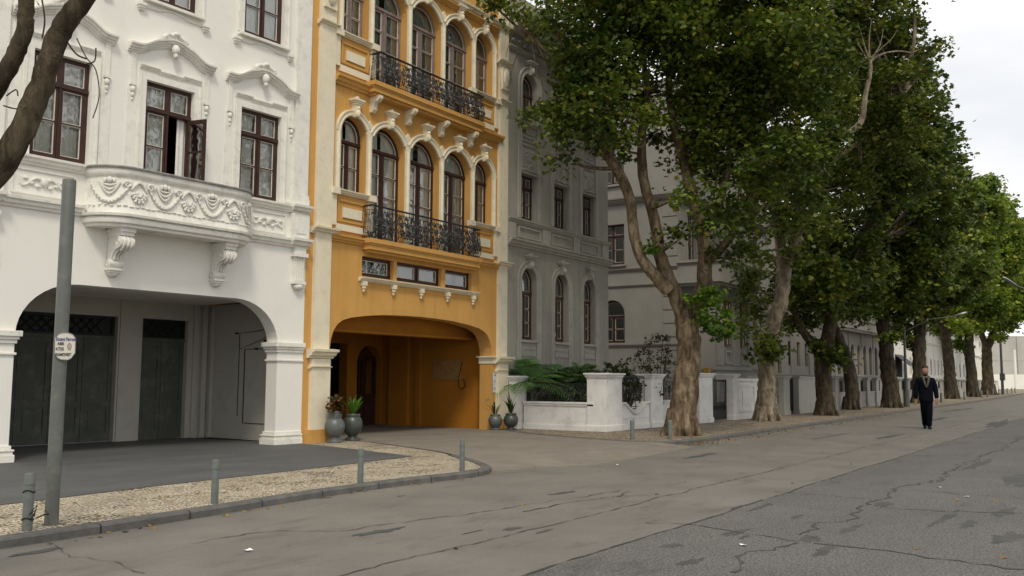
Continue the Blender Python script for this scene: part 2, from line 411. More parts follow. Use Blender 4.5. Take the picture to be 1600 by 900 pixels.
def body(mb, u0, u1, d0, d1, z0, z1, t=.25):
    """side walls, back and roof of a building behind its street front"""
    mb.box(u0, u0+t, d0, d1, z0, z1-.2); mb.box(u1-t, u1, d0, d1, z0, z1-.2); mb.box(u0+t, u1-t, d1-t, d1, z0, z1-.2); mb.box(u0, u1, d0, d1, z1-.2, z1)

CORN = [(0, 0), (.04, 0), (.05, .03), (.09, .05), (.10, .09), (.14, .11), (.145, .15), (0, .15)]
def scaleprof(p, sd_, sz): return [(a*sd_, b*sz) for a, b in p]

def scroll(mb, c, r, turns=1.4, start=0., sgn=1, th=.008, axis='xz', y=0., n=14, pts_out=False):
    pts = []
    for i in range(n+1):
        t = i/n; a = start+sgn*turns*2*math.pi*t; rr = r*(1-.85*t)
        pts.append((c[0]+rr*math.cos(a), y, c[1]+rr*math.sin(a)))
    if pts_out: return pts
    mb.tube(pts, th, 4, cap=False)

def acanthus(mb, c, r, y, n=7, flat=.5, down=True):
    for k in range(n):
        a = (-math.pi if down else 0)+math.pi*(k+.5)/n
        L = r*(1 if k % 2 else .8)
        R = Matrix.Rotation(-a, 3, 'Y')
        mb.ell((c[0]+math.cos(a)*L*.5, y, c[1]+math.sin(a)*L*.5), (L*.5, r*.16, r*.13), 6, 4, R, .12)
    mb.ell((c[0], y-.01, c[1]), (r*.2, r*.2, r*.2), 7, 5)

# ------------------------------------------------------------------ ground, road, pavements
def sheetmat_road():
    m = bpy.data.materials.new('worn_concrete_lane'); m.use_nodes = True; t = m.node_tree; b = t.nodes['Principled BSDF']; b.inputs['Roughness'].default_value = .85
    co = t.nodes.new('ShaderNodeTexCoord')
    def noise(scale, det=6, rough=.6, sc=(1, 1, 1)):
        mp = t.nodes.new('ShaderNodeMapping'); mp.inputs['Scale'].default_value = sc; t.links.new(co.outputs['Object'], mp.inputs[0])
        n = t.nodes.new('ShaderNodeTexNoise'); n.inputs['Scale'].default_value = scale; n.inputs['Detail'].default_value = det; n.inputs['Roughness'].default_value = rough
        t.links.new(mp.outputs[0], n.inputs[0]); return n.outputs[0]
    def ramp(src, a, b_, ca, cb):
        r = t.nodes.new('ShaderNodeValToRGB'); r.color_ramp.elements[0].position = a; r.color_ramp.elements[0].color = (*ca, 1); r.color_ramp.elements[1].position = b_; r.color_ramp.elements[1].color = (*cb, 1)
        t.links.new(src, r.inputs[0]); return r.outputs[0]
    def mul(a, c, f=1.):
        x = t.nodes.new('ShaderNodeMixRGB'); x.blend_type = 'MULTIPLY'; x.inputs[0].default_value = f; t.links.new(a, x.inputs[1]); t.links.new(c, x.inputs[2]); return x.outputs[0]
    return m, t, b, co, noise, ramp, mul
m, t, b, co, noise, ramp, mul = sheetmat_road()
base = ramp(noise(.8), .3, .7, (.132, .121, .101), (.180, .167, .142))
base = mul(base, ramp(noise(3.0, 8, .7, (.35, 1, 1)), .30, .46, (.72, .71, .69), (1, 1, 1)))
base = mul(base, ramp(noise(.55, 9, .75, (.45, 1.3, 1)), .30, .40, (.62, .61, .59), (1, 1, 1)))
base = mul(base, ramp(noise(90, 3), .3, .7, (.82, .82, .82), (1.12, 1.12, 1.12)))
t.links.new(base, b.inputs['Base Color'])
bp = t.nodes.new('ShaderNodeBump'); bp.inputs['Strength'].default_value = .5; bp.inputs['Distance'].default_value = .006; t.links.new(noise(60), bp.inputs['Height']); t.links.new(bp.outputs[0], b.inputs['Normal'])
M['lane'] = m
m, t, b, co, noise, ramp, mul = sheetmat_road(); m.name = 'worn_asphalt'
base = ramp(noise(.7), .3, .7, (.088, .088, .083), (.118, .116, .109))
base = mul(base, ramp(noise(.8, 9, .72, (.5, 1.2, 1)), .33, .42, (.66, .66, .65), (1, 1, 1)))
base = mul(base, ramp(noise(55, 2), .42, .60, (.62, .62, .62), (1.55, 1.5, 1.4)))
t.links.new(base, b.inputs['Base Color'])
bp = t.nodes.new('ShaderNodeBump'); bp.inputs['Strength'].default_value = .9; bp.inputs['Distance'].default_value = .01; t.links.new(noise(55, 2), bp.inputs['Height']); t.links.new(bp.outputs[0], b.inputs['Normal'])
M['asphalt'] = m
m, t, b, co, noise, ramp, mul = sheetmat_road(); m.name = 'dark_forecourt_asphalt'
base = ramp(noise(1.2, 8, .7, (.5, 1, 1)), .3, .7, (.058, .060, .060), (.098, .100, .098))
base = mul(base, ramp(noise(80, 2), .35, .65, (.8, .8, .8), (1.2, 1.2, 1.2)))
t.links.new(base, b.inputs['Base Color']); b.inputs['Roughness'].default_value = .75
M['forecourt'] = m
m, t, b, co, noise, ramp, mul = sheetmat_road(); m.name = 'tan_driveway'
base = ramp(noise(1.1, 8, .7), .3, .7, (.16, .140, .112), (.245, .218, .180))
base = mul(base, ramp(noise(2.5, 8, .7), .3, .42, (.65, .63, .60), (1, 1, 1)))
base = mul(base, ramp(noise(90, 3), .3, .7, (.82, .82, .82), (1.12, 1.12, 1.12)))
t.links.new(base, b.inputs['Base Color'])
M['drive'] = m
def mosaic(name, c1, c2, joint, sc=15.):
    m, t, b, co, noise, ramp, mul = sheetmat_road(); m.name = name
    wv = t.nodes.new('ShaderNodeTexNoise'); wv.inputs['Scale'].default_value = 1.6; t.links.new(co.outputs['Object'], wv.inputs[0])
    mp = t.nodes.new('ShaderNodeMixRGB'); mp.blend_type = 'ADD'; mp.inputs[0].default_value = .12; t.links.new(co.outputs['Object'], mp.inputs[1]); t.links.new(wv.outputs[1], mp.inputs[2])
    v = t.nodes.new('ShaderNodeTexVoronoi'); v.feature = 'DISTANCE_TO_EDGE'; v.inputs['Scale'].default_value = sc; v.inputs['Randomness'].default_value = .55; t.links.new(mp.outputs[0], v.inputs[0])
    v2 = t.nodes.new('ShaderNodeTexVoronoi'); v2.inputs['Scale'].default_value = sc; v2.inputs['Randomness'].default_value = .55; t.links.new(mp.outputs[0], v2.inputs[0])
    sp = t.nodes.new('ShaderNodeSeparateColor'); t.links.new(v2.outputs['Color'], sp.inputs[0])
    cc = ramp(sp.outputs[0], .1, .9, c1, c2)
    jj = ramp(v.outputs[0], .03, .13, joint, (1, 1, 1))
    o = mul(mul(cc, jj), ramp(noise(.9, 6), .35, .65, (.82, .8, .77), (1.08, 1.08, 1.08)))
    t.links.new(o, b.inputs['Base Color'])
    bp = t.nodes.new('ShaderNodeBump'); bp.inputs['Strength'].default_value = 1; bp.inputs['Distance'].default_value = .012; t.links.new(jj, bp.inputs['Height']); t.links.new(bp.outputs[0], b.inputs['Normal'])
    return m
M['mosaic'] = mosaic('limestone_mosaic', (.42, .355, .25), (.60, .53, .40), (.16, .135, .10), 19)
M['mosaic2'] = mosaic('limestone_mosaic_shaded_street', (.30, .245, .17), (.43, .37, .275), (.25, .21, .16), 14)  # same mosaic as the left pavement, street shade put into darker stones
M['kerb'] = mat('kerb_stone', (.125, .12, .112), .85, .25, 5, .4, 40, dirt=(.05, .048, .04), dirt_scale=4, dirt_amt=.6)
M['crack'] = mat('crack_filler', (.072, .068, .06), .9, .3, 20)

t = M['kerb'].node_tree; bb = t.nodes['Principled BSDF']; src_ = bb.inputs['Base Color'].links[0].from_socket
co = t.nodes.new('ShaderNodeTexCoord'); sx = t.nodes.new('ShaderNodeSeparateXYZ'); t.links.new(co.outputs['Object'], sx.inputs[0])
fr_ = t.nodes.new('ShaderNodeMath'); fr_.operation = 'FRACT'; t.links.new(sx.outputs[0], fr_.inputs[0])
lt_ = t.nodes.new('ShaderNodeMath'); lt_.operation = 'LESS_THAN'; lt_.inputs[1].default_value = .018; t.links.new(fr_.outputs[0], lt_.inputs[0])
mx_ = t.nodes.new('ShaderNodeMixRGB'); mx_.inputs[2].default_value = (.03, .028, .025, 1); t.links.new(lt_.outputs[0], mx_.inputs[0]); t.links.new(src_, mx_.inputs[1]); t.links.new(mx_.outputs[0], bb.inputs['Base Color'])
def sheet(name, poly, z, m):
    mb = MB(); mb.add([(x, y, z) for x, y in poly], [tuple(range(len(poly)))]); o = mb.build(name, m); return tag(o, kind='structure')
g = MB(); g.add([(-400, -400, ROADZ-.008), (900, -400, ROADZ-.008), (900, 900, ROADZ-.008), (-400, 900, ROADZ-.008)], [(0, 1, 2, 3)])
M['groundm'] = mat('pale_ground', (.30, .28, .25), .9, .15, .3, dirt=(.18, .17, .15), dirt_scale=.4, dirt_amt=.4)
tag(g.build('ground', 'groundm'), kind='structure')
sheet('road_asphalt', [(-30, -14), (420, -14), (420, 3.68), (-30, 3.68)], ROADZ, 'asphalt')
sheet('road_concrete', [(-30, 3.68), (420, 3.68), (420, 11.0), (-30, 11.0)], ROADZ-.002, 'lane')

# left pavement (mosaic) with its kerb
LK = [(-12, 8.0), (1, 7.72), (4.08, 7.72), (6.3, 7.85), (8.0, 8.02), (9.6, 8.02), (10.6, 7.92), (11.2, 7.95), (11.62, 8.12), (11.95, 8.42), (12.45, 9.0), (13.1, 9.9), (13.62, 10.7), (14.1, 11.8), (14.6, 13.0), (14.95, 14.1)]
def smooth_path(P, k=4):
    out = []
    for i in range(len(P)-1):
        p0 = P[max(i-1, 0)]; p1 = P[i]; p2 = P[i+1]; p3 = P[min(i+2, len(P)-1)]
        for j in range(k):
            t = j/k
            out.append(tuple(.5*((2*p1[a])+(-p0[a]+p2[a])*t+(2*p0[a]-5*p1[a]+4*p2[a]-p3[a])*t*t+(-p0[a]+3*p1[a]-3*p2[a]+p3[a])*t**3) for a in range(len(p1))))
    out.append(tuple(P[-1])); return out
def kerb(name, path, wd=.16, top=.012, flip=1):
    nr = []
    for i in range(len(path)):
        a = path[max(i-1, 0)]; b_ = path[min(i+1, len(path)-1)]; tx, ty = b_[0]-a[0], b_[1]-a[1]; L = math.hypot(tx, ty); nr.append((ty/L*flip, -tx/L*flip))
    mb = MB(); mb.plan_sweep(path, nr, [(0, ROADZ-.01), (0, top-.02), (-.02, top), (-wd, top), (-wd, ROADZ-.01)])
    return tag(mb.build(name, 'kerb', smooth=30), kind='structure'), [(x-nx*wd, y-ny*wd) for (x, y), (nx, ny) in zip(path, nr)]
_, inner = kerb('kerb', smooth_path(LK[:-4]))
tag(_, kind='structure')
mid = smooth_path([LK[-5]]+LK[-4:])
sheet('pavement', inner+[(p[0]-.1, p[1]) for p in smooth_path(LK[-5:])][1:]+[(14.95, 14.25), (-12, 15.6)], 0.0, 'mosaic')
sheet('forecourt', [(-12, 9.6), (5.17, 9.8), (7.14, 10.0), (9.6, 10.1), (12.45, 10.33), (13.2, 12.9), (13.5, 14.15), (13.2, 18.4), (-12, 19.5)], 0.006, 'forecourt')
sheet('driveway', smooth_path([(11.95, 8.5), (12.45, 9.0), (13.1, 9.9), (13.62, 10.7), (14.1, 11.8), (14.6, 13.0), (14.9, 14.1)])+[(13.9, 14.3), (13.9, 19), (20.9, 19), (20.6, 14.3), (20.2, 13.6), (19.6, 12.7), (18.9, 11.1), (18.4, 9.4), (18.6, 8.7), (16, 8.45), (13.5, 8.4), (11.75, 8.25)], -.003, 'drive')
dr = MB(); P = [(11.75, 8.25), (13.5, 8.4), (16, 8.45), (18.6, 8.7)]
dr.add([(x, y, -.003) for x, y in P]+[(x, y-(.9 if k_ else .02), ROADZ-.001) for k_, (x, y) in enumerate(P)], [(i, i+4, i+5, i+1) for i in range(3)]); tag(dr.build('driveway_apron', 'drive'), kind='structure')
# right pavement
RK = [(20.6, 14.1), (19.9, 13.3), (19.3, 12.3), (18.85, 11.2), (18.5, 10.1), (18.3, 9.2), (18.55, 8.6), (19.3, 8.3), (21, 8.22), (25, 8.36), (32, 8.5), (41, 8.75), (60, 9.1), (90, 9.7), (130, 11.2), (200, 14)]
krr, inner = kerb('kerb', smooth_path(RK), .16, .012)
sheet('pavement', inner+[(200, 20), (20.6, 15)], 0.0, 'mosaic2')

# cracks and joints, thin ribbons 4 mm above the road
cr = MB()
def ribbon(pix=None, pts=None, wdt=.02, jit=.03, seg=.10):
    P = [G(*p, ROADZ)[:2] for p in pix] if pix else [np.array(p) for p in pts]
    Q = []
    for a, b_ in zip(P[:-1], P[1:]):
        n = max(2, int(np.linalg.norm(b_-a)/seg))
        for i in range(n): Q.append(a+(b_-a)*i/n)
    Q.append(P[-1]); off = 0; L = []
    for i, q in enumerate(Q):
        tdir = Q[min(i+1, len(Q)-1)]-Q[max(i-1, 0)]; tdir = tdir/np.linalg.norm(tdir); nn = np.array([-tdir[1], tdir[0]])
        off = off*.85+random.gauss(0, jit); wd = wdt*.62*random.uniform(.15, 1.6)
        c = q+nn*off; L.append((c-nn*wd/2, c+nn*wd/2))
    vs = [(p[0], p[1], ROADZ+.004) for a in L for p in a]
    cr.add(vs, [(2*i, 2*i+2, 2*i+3, 2*i+1) for i in range(len(L)-1)])
ribbon(pts=[(-5, 3.68), (60, 3.72)], wdt=.035, jit=.006)
ribbon(pts=[(-5, 4.78), (3, 4.76), (20, 4.8), (60, 4.9)], wdt=.022, jit=.012)
ribbon([(300, 850), (400, 832), (520, 828), (641, 817), (737, 802), (816, 789), (969, 767)], wdt=.022)
ribbon([(78, 853), (153, 877), (219, 897)], wdt=.016)
ribbon([(820, 800), (900, 785), (980, 768)], wdt=.03)
for pl, wd in (([(1009, 816), (1075, 819), (1162, 834), (1250, 845)], .03), ([(1250, 849), (1206, 871), (1162, 897)], .05), ([(1272, 849), (1381, 862), (1469, 876), (1600, 891)], .05),
               ([(1250, 836), (1311, 819), (1372, 786), (1442, 757), (1512, 722), (1596, 685)], .045), ([(1210, 768), (1294, 775), (1372, 781)], .03), ([(1390, 792), (1469, 799), (1600, 803)], .035),
               ([(1425, 766), (1556, 777), (1650, 785)], .03), ([(1512, 679), (1600, 683)], .05)):
    ribbon(pl, wdt=wd, jit=.04)
tag(cr.build('road_cracks', 'crack'), kind='structure')
# tarred patches along the cracks
pt = MB()
def blot(px, py, rx, ry):
    c = G(px, py, ROADZ); n = 26; ph = [random.uniform(0, 6) for _ in range(4)]
    pts = []
    for i in range(n):
        a = 2*math.pi*i/n; k = 1+.28*math.sin(2*a+ph[0])+.22*math.sin(5*a+ph[1])+.16*math.sin(9*a+ph[2])+random.uniform(-.1, .1)
        pts.append((c[0]+rx*k*math.cos(a), c[1]+ry*k*math.sin(a), ROADZ+.002))
    pt.add(pts, [tuple(range(n))])
for q in ((1265, 842, .22, .07), (1150, 832, .30, .05), (1330, 826, .35, .04), (1380, 788, .3, .07), (590, 831, .26, .07), (1190, 792, .3, .05), (1480, 808, .5, .05), (1570, 800, .5, .07), (1575, 840, .3, .12), (1530, 725, 1.2, .09), (1590, 750, 1., .16),
          (1095, 712, .7, .09), (880, 770, .25, .05), (1390, 682, 1.4, .10), (1300, 681, 1.4, .05), (1560, 662, 3.5, .25), (1500, 640, 4, .2), (800, 826, .15, .04), (1465, 655, 2.5, .12), (850, 830, .12, .03), (60, 862, .25, .05)):
    blot(*q)
for _ in range(12):
    bx_, by_ = random.uniform(900, 1590), random.uniform(690, 885)
    if by_ > 900-(bx_-780)*.30: blot(bx_, by_, random.uniform(.05, .28), random.uniform(.02, .07))
for _ in range(6): blot(random.uniform(150, 1000), random.uniform(770, 870), random.uniform(.04, .14), random.uniform(.012, .03))
M['tar'] = mat('oil_stain', (.082, .080, .073), .8, .3, 6)
tag(pt.build('road_stains', 'tar'), kind='structure')
# ------------------------------------------------------------------ white townhouse
WR = empty('white_townhouse', (13.7, 14.2, 0), math.radians(-3.3), 'white stuccoed townhouse with carved oval balcony and a wide arched car porch', 'building')
def W_windows():
    z0, z1 = 4.86, 6.62
    cs = [-5.42, -3.44, -1.41]; ww = .97
    holes = []; spec = []
    for i, c in enumerate(cs):
        b0 = z0 if i != 1 else 4.16
        spec.append((c-ww/2, c+ww/2, b0, z1, i))
    spec.append((-7.9, -6.95, z0, z1, 3))
    for c in cs: spec.append((c-ww/2, c+ww/2, 8.12, 9.9, 4))
    return spec
spec = W_windows()
archW = [(-5.95, 0), (-5.95, 1.98)]
def ellq(cx, cz, rx, rz, a0, a1, n=10): return [(cx+rx*math.cos(a0+(a1-a0)*i/n), cz+rz*math.sin(a0+(a1-a0)*i/n)) for i in range(n+1)]
archW = ellq(-4.95, 1.98, 1.0, .87, math.pi, math.pi/2)+ellq(-1.85, 1.98, 1.02, .87, math.pi/2, 0)
arch_hole = [(-5.95, -.02)]+archW+[(-.83, -.02)]
wl = MB()
outer = [(-9.5, -.02)]+arch_hole+[(-.17, -.02), (-.17, 11.6), (-9.5, 11.6)]
wl.panel(outer, [[(a, b_), (b2, b_), (b2, c_), (a, c_)] for a, b2, b_, c_, k in spec], 0, .33)
body(wl, -9.5, -.17, .33, 9, 3.05, 11.6)
wl.box(-9.25, -.42, .33, 8.75, 2.95, 3.05)
wl.build('wall', 'white', WR)
fl = MB(); fl.box(-9.2, -.45, 3.6, 3.7, 3.1, 11.3); fl.box(-9.2, -.45, .35, 3.6, 7.3, 7.4); fl.build('room', 'room', WR)
for a, b2, b_, c_, k in spec:
    if k == 1:
        wd = window(WR, a, b2, b_, c_, .07, top=.69 if False else (6.13-b_)/(c_-b_), rows=3, m='brown', open_right=True, label='brown french window with its right casement standing open')
        # the open casement, hinged at the right jamb and swung out
        R = Matrix.Translation((b2-.06, .06, 0)) @ Matrix.Rotation(math.radians(107), 4, 'Z') @ Matrix.Translation((-b2+.06, -.06, 0))
        cs_ = MB(R); c0 = (a+b2)/2+.02; cells = []
        zz = [b_+.1, 4.85, 5.48, 6.03]
        for i in range(3): cells.append([(c0+.05, zz[i]+.015), (b2-.11, zz[i]+.015), (b2-.11, zz[i+1]-.015), (c0+.05, zz[i+1]-.015)])
        cs_.panel([(c0, b_+.05), (b2-.06, b_+.05), (b2-.06, 6.08), (c0, 6.08)], cells, .03, .075)
        co_ = cs_.build('casement', 'brown', WR)
        gg = MB(R)
        for c in cells: gg.add([(u, .05, z) for u, z in c], [(0, 1, 2, 3)])
        gg.build('pane', 'glass', co_)
    elif k == 4: window(WR, a, b2, b_, c_, .07, top=.7, rows=2)
    else: window(WR, a, b2, b_, c_, .07, top=(6.13-b_)/(c_-b_), rows=2)
# mouldings
tr = MB()
def band(mb, u0, u1, z, sd_=1., sz=1., prof=CORN):
    mb.sweep([(u0, z), (u1, z)], scaleprof(prof, sd_, sz))
BAL0, BAL1 = -4.93, -1.85
for (a, b_) in ((-9.5, BAL0-.05), (BAL1+.05, -.17)):
    band(tr, a, b_, 4.70, .9, 1.0)
    band(tr, a, b_, 3.99, 1.0, 1.1)
# window surrounds, eyebrow mouldings, pediments
def surround(mb, u0, u1, z0, z1, w_=.11, d=.03):
    pth = [(u0-w_/2, z0), (u0-w_/2, z1+w_/2), (u1+w_/2, z1+w_/2), (u1+w_/2, z0)]
    mb.prism([(u0-w_, z0), (u0-.002, z0), (u0-.002, z1+.002), (u0-w_, z1+w_)], -d, 0)
    mb.prism([(u1+.002, z0), (u1+w_, z0), (u1+w_, z1+w_), (u1+.002, z1+.002)], -d, 0)
    mb.prism([(u0-w_, z1+w_), (u0-.002, z1+.002), (u1+.002, z1+.002), (u1+w_, z1+w_)], -d, 0)
    mb.prism([(u0-w_-.03, z0), (u0-w_, z0), (u0-w_, z1+w_), (u0-w_-.03, z1+w_+.03)], -d-.018, 0)
    mb.prism([(u1+w_, z0), (u1+w_+.03, z0), (u1+w_+.03, z1+w_+.03), (u1+w_, z1+w_)], -d-.018, 0)
def pediment(c, z, hw=.86, rise=.27):
    pts = []
    for i in range(25):
        t = -1+2*i/24; x = abs(t)
        if x > .82: zz = z
        elif x > .3: s_ = (.82-x)/.52; zz = z+rise*.72*(s_*s_*(3-2*s_))
        else: zz = z+rise*.72+rise*.28*(1-(x/.3)**2)
        pts.append((c+t*hw, zz))
    tr.sweep(pts, [(0, 0), (.035, 0), (.04, .028), (.07, .034), (.075, .066), (.115, .074), (.12, .11), (.155, .118), (.16, .15), (0, .16)])
    for s_ in (-1, 1):   # hanging strips with drops
        u = c+s_*(hw-.12)
        tr.box(u-.045, u+.045, -.03, 0, z-.55, z)
        tr.box(u-.06, u+.06, -.05, 0, z-.6, z-.55)
        rl.ell((u, -.03, z-.67), (.05, .04, .06), 8, 6); rl.ell((u, -.025, z-.77), (.032, .03, .045), 8, 6); rl.ell((u, -.02, z-.85), (.018, .02, .03), 6, 5)
        tr.box(u-.09, u+.09, -.012, 0, 4.9, z-.62); flush('drop')
    # stepped lintel moulding
    q = .62
    tr.sweep([(c-q, 6.80), (c-.24, 6.80)], scaleprof(CORN, .45, .5)); tr.sweep([(c-.24, 6.77), (c+.24, 6.77)], scaleprof(CORN, .35, .5)); tr.sweep([(c+.24, 6.80), (c+q, 6.80)], scaleprof(CORN, .45, .5))
    # crest and mascaron
    for k in range(9):
        a = math.pi*k/8; rl.ell((c+.20*math.cos(a), -.10, z+rise+.17+.05*math.sin(a)), (.055, .05, .045), 7, 5, None, .15)
    rl.ell((c, -.12, z+rise+.25), (.07, .06, .045), 8, 6, None, .1); rl.ell((c-.22, -.1, z+rise+.15), (.05, .05, .05), 7, 5); rl.ell((c+.22, -.1, z+rise+.15), (.05, .05, .05), 7, 5)
    flush('crest')
    rl.ell((c, -.12, z+rise-.04), (.08, .07, .10), 8, 6, None, .12); rl.ell((c, -.12, z+rise-.15), (.045, .05, .06), 8, 5, None, .1)
    flush()
rl = MB()
def flush(nm='ornament'):
    global rl
    if rl.v: rl.build(nm, 'relief', WR, smooth=60)
    rl = MB()
for a, b2, b_, c_, k in spec:
    surround(tr, a, b2, b_, c_)
    c = (a+b2)/2
    if k != 4: pediment(c, 7.05, .87 if k != 3 else .8)
    else:
        pts = [(c+t*.60, 7.93+(.07*(1-(t/.5)**2) if abs(t) < .5 else 0)) for t in np.linspace(-1, 1, 17)]
        tr.sweep(pts, [(0, 0), (.02, 0), (.03, .025), (.03, .03), (0, .035)])
        for s_ in (-1, 1):
            tr.box(c+s_*.66-.075, c+s_*.66+.075, -.09, 0, 7.93, 7.98); tr.box(c+s_*.66-.06, c+s_*.66+.06, -.07, 0, 7.885, 7.93); tr.box(c+s_*.66-.045, c+s_*.66+.045, -.05, 0, 7.85, 7.885)
        tr.box(a-.14, b2+.14, -.10, 0, 8.05, 8.10)
# pilasters at both ends of the bay
for (a, b_) in ((-.60, -.19), (-6.72, -6.30)):
    tr.box(a+.02, b_-.02, -.06, 0, 4.88, 11.5); tr.box(a-.02, b_+.0, -.10, 0, 4.88, 5.02); tr.box(a+.0, b_-.0, -.08, 0, 5.02, 5.10)
    tr.box(a-.02, b_+.0, -.12, 0, 4.18, 4.69); tr.box(a+.08, b_-.1, -.135, -.12, 4.28, 4.6)
    tr.sweep([(a-.05, 4.70), (b_+.03 if b_ < -1 else b_+.02, 4.70)], scaleprof(CORN, 1.5, 1.12)); tr.sweep([(a-.05, 3.985), (b_+.02, 3.985)], scaleprof(CORN, 1.6, 1.25))
    tr.box(a+.06, b_-.06, -.11, 0, 3.88, 3.985); tr.box(a+.03, b_-.03, -.15, 0, 3.80, 3.88)
    tr.box(a+.08, b_-.08, -.08, 0, 3.30, 3.80)
    for k in range(4): tr.box(a+.105+k*.06, a+.125+k*.06, -.10, -.08, 3.32, 3.76)
    tr.box(a+.05, b_-.05, -.12, 0, 3.24, 3.30); rl.ell(((a+b_)/2, -.06, 3.19), (.13, .07, .07), 10, 6); flush()
# relief panels between the two bands
for (a, b_) in ((-6.15, -5.12), (-1.6, -.72)):
    tr.panel([(a, 4.22), (b_, 4.22), (b_, 4.64), (a, 4.64)], [[(a+.03, 4.25), (b_-.03, 4.25), (b_-.03, 4.61), (a+.03, 4.61)]], -.025, 0, back=False)
    c = (a+b_)/2
    for s_ in (-1, 1):
        rl.tube([(c+s_*x, -.02, 4.43+.07*math.sin(x*14)) for x in np.linspace(0, .36, 14)], np.linspace(.03, .012, 14), 6)
        for x in (.1, .2, .3): rl.ell((c+s_*x, -.015, 4.43-.06*math.sin(x*14)), (.045, .03, .03), 6, 5, None, .15)
    rl.box(c-.40, c+.40, -.010, 0, 4.37, 4.49)
    rl.ell((c, -.02, 4.45), (.07, .045, .08), 8, 6, None, .12); flush()
tr.build('moulding', 'white_trim', WR)
flush()
# piers with capitals and bases
for (a, b_) in ((-6.9, -5.95), (-.83, -.19)):
  for nm_, lst in (('pier_base', 0), ('pier_capital', 1)):
    pr = MB()
    for (z0_, z1_, e) in ((0, .12, .07), (.12, .17, .05), (.17, .20, .065), (.20, .26, .03), (1.66, 1.70, .03), (1.84, 1.90, .03), (1.90, 1.95, .055), (1.95, 2.04, .085)):
        if (z0_ > 1) == bool(lst): pr.box(a-e, min(b_+e, -.175), -e, .33+e, z0_, z1_)
    pr.build(nm_, 'white_trim', WR, bevel=.008)
# back of the porch: wall with two green doors
bw = MB()
D = 3.2
d1 = (-5.0, -2.4, 2.58); d2 = (-1.84, -.74, 2.58)
bw.panel([(-9.2, 0), (d1[0], 0), (d1[0], d1[2]), (d1[1], d1[2]), (d1[1], 0), (d2[0], 0), (d2[0], d2[2]), (d2[1], d2[2]), (d2[1], 0), (-.05, 0), (-.05, 2.95), (-9.2, 2.95)], [], D, D+.25)
bw.box(-.17, .05, .33, D, 0, 2.95); bw.box(-6.6, -6.45, .34, D, 0, 2.95)
for (a, b_, e) in ((-.62, -.50, .06), (-.42, -.30, .1), (-.24, -.17, .16)): bw.box(a, b_, D-e, D, 0, 2.95)
bw.box(-2.36, -1.92, D-.03, D, 0, 2.95)
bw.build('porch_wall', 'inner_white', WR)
for (a, b_, zt, n, lb) in ((d1[0], d1[1], d1[2], 4, 'wide green folding garage door with black lattice over it'), (d2[0], d2[1], d2[2], 2, 'narrow green double door with black lattice over it')):
    dm = MB(); lw = (b_-a)/n
    for k in range(n):
        x0 = a+k*lw+.006; x1 = a+(k+1)*lw-.006
        dm.panel([(x0, .02), (x1, .02), (x1, 2.11), (x0, 2.11)], [[(x0+.09, .2), (x1-.09, .2), (x1-.09, .72), (x0+.09, .72)], [(x0+.09, .84), (x1-.09, .84), (x1-.09, 2.0), (x0+.09, 2.0)]], D+.13, D+.17)
        dm.box(x0+.08, x1-.08, D+.152, D+.17, .19, .73); dm.box(x0+.08, x1-.08, D+.152, D+.17, .83, 2.01); dm.box(x0+.16, x1-.16, D+.14, D+.155, .28, .64)
    dm.box(a, b_, D+.10, D+.2, 2.11, 2.17)
    dd = dm.build('door', 'door_green', WR); dd['label'] = lb
    lt = MB(); lt.box(a, b_, D+.18, D+.2, 2.17, zt)
    for k in range(int((b_-a)/.2)+1):
        x = a+k*.2
        if x+.4 < b_: lt.tube([(x, D+.14, 2.18), (x+.4, D+.14, zt-.01)], .012, 4); lt.tube([(x+.4, D+.14, 2.18), (x, D+.14, zt-.01)], .012, 4)
    lt.panel([(a, 2.17), (b_, 2.17), (b_, zt), (a, zt)], [[(a+.05, 2.21), (b_-.05, 2.21), (b_-.05, zt-.05), (a+.05, zt-.05)]], D+.12, D+.16)
    lt.build('lattice', 'iron', dd)
    hd = MB(); hd.box((a+b_)/2+.02, (a+b_)/2+.05, D+.10, D+.13, 1.0, 1.16); hd.build('handle', 'galv', dd)
# service panel and wires on the side wall
sp = MB(); X = -.172
for (y0, y1, z0_, z1_) in ((1.0, 1.02, .35, 1.95), (1.9, 1.92, .35, 1.95), (1.0, 1.92, .35, .362), (1.0, 1.92, 1.94, 1.952)): sp.box(X-.012, X, y0, y1, z0_, z1_)
sp.tube([(X-.01, 2.1, .5), (X-.01, 2.1, 2.3), (X-.012, 1.5, 2.33), (X-.012, .9, 2.42)], .008, 5)
sp.tube([(X-.01, 2.1, 1.95), (X-.012, 1.3, 2.15), (X-.012, .9, 2.4)], .006, 5)
for q in ((.9, 2.42), (1.2, 2.12), (2.2, 2.3), (1.5, 1.95)): sp.box(X-.03, X, q[0]-.04, q[0]+.04, q[1]-.02, q[1]+.02)
sp.build('wiring', 'cable', WR)

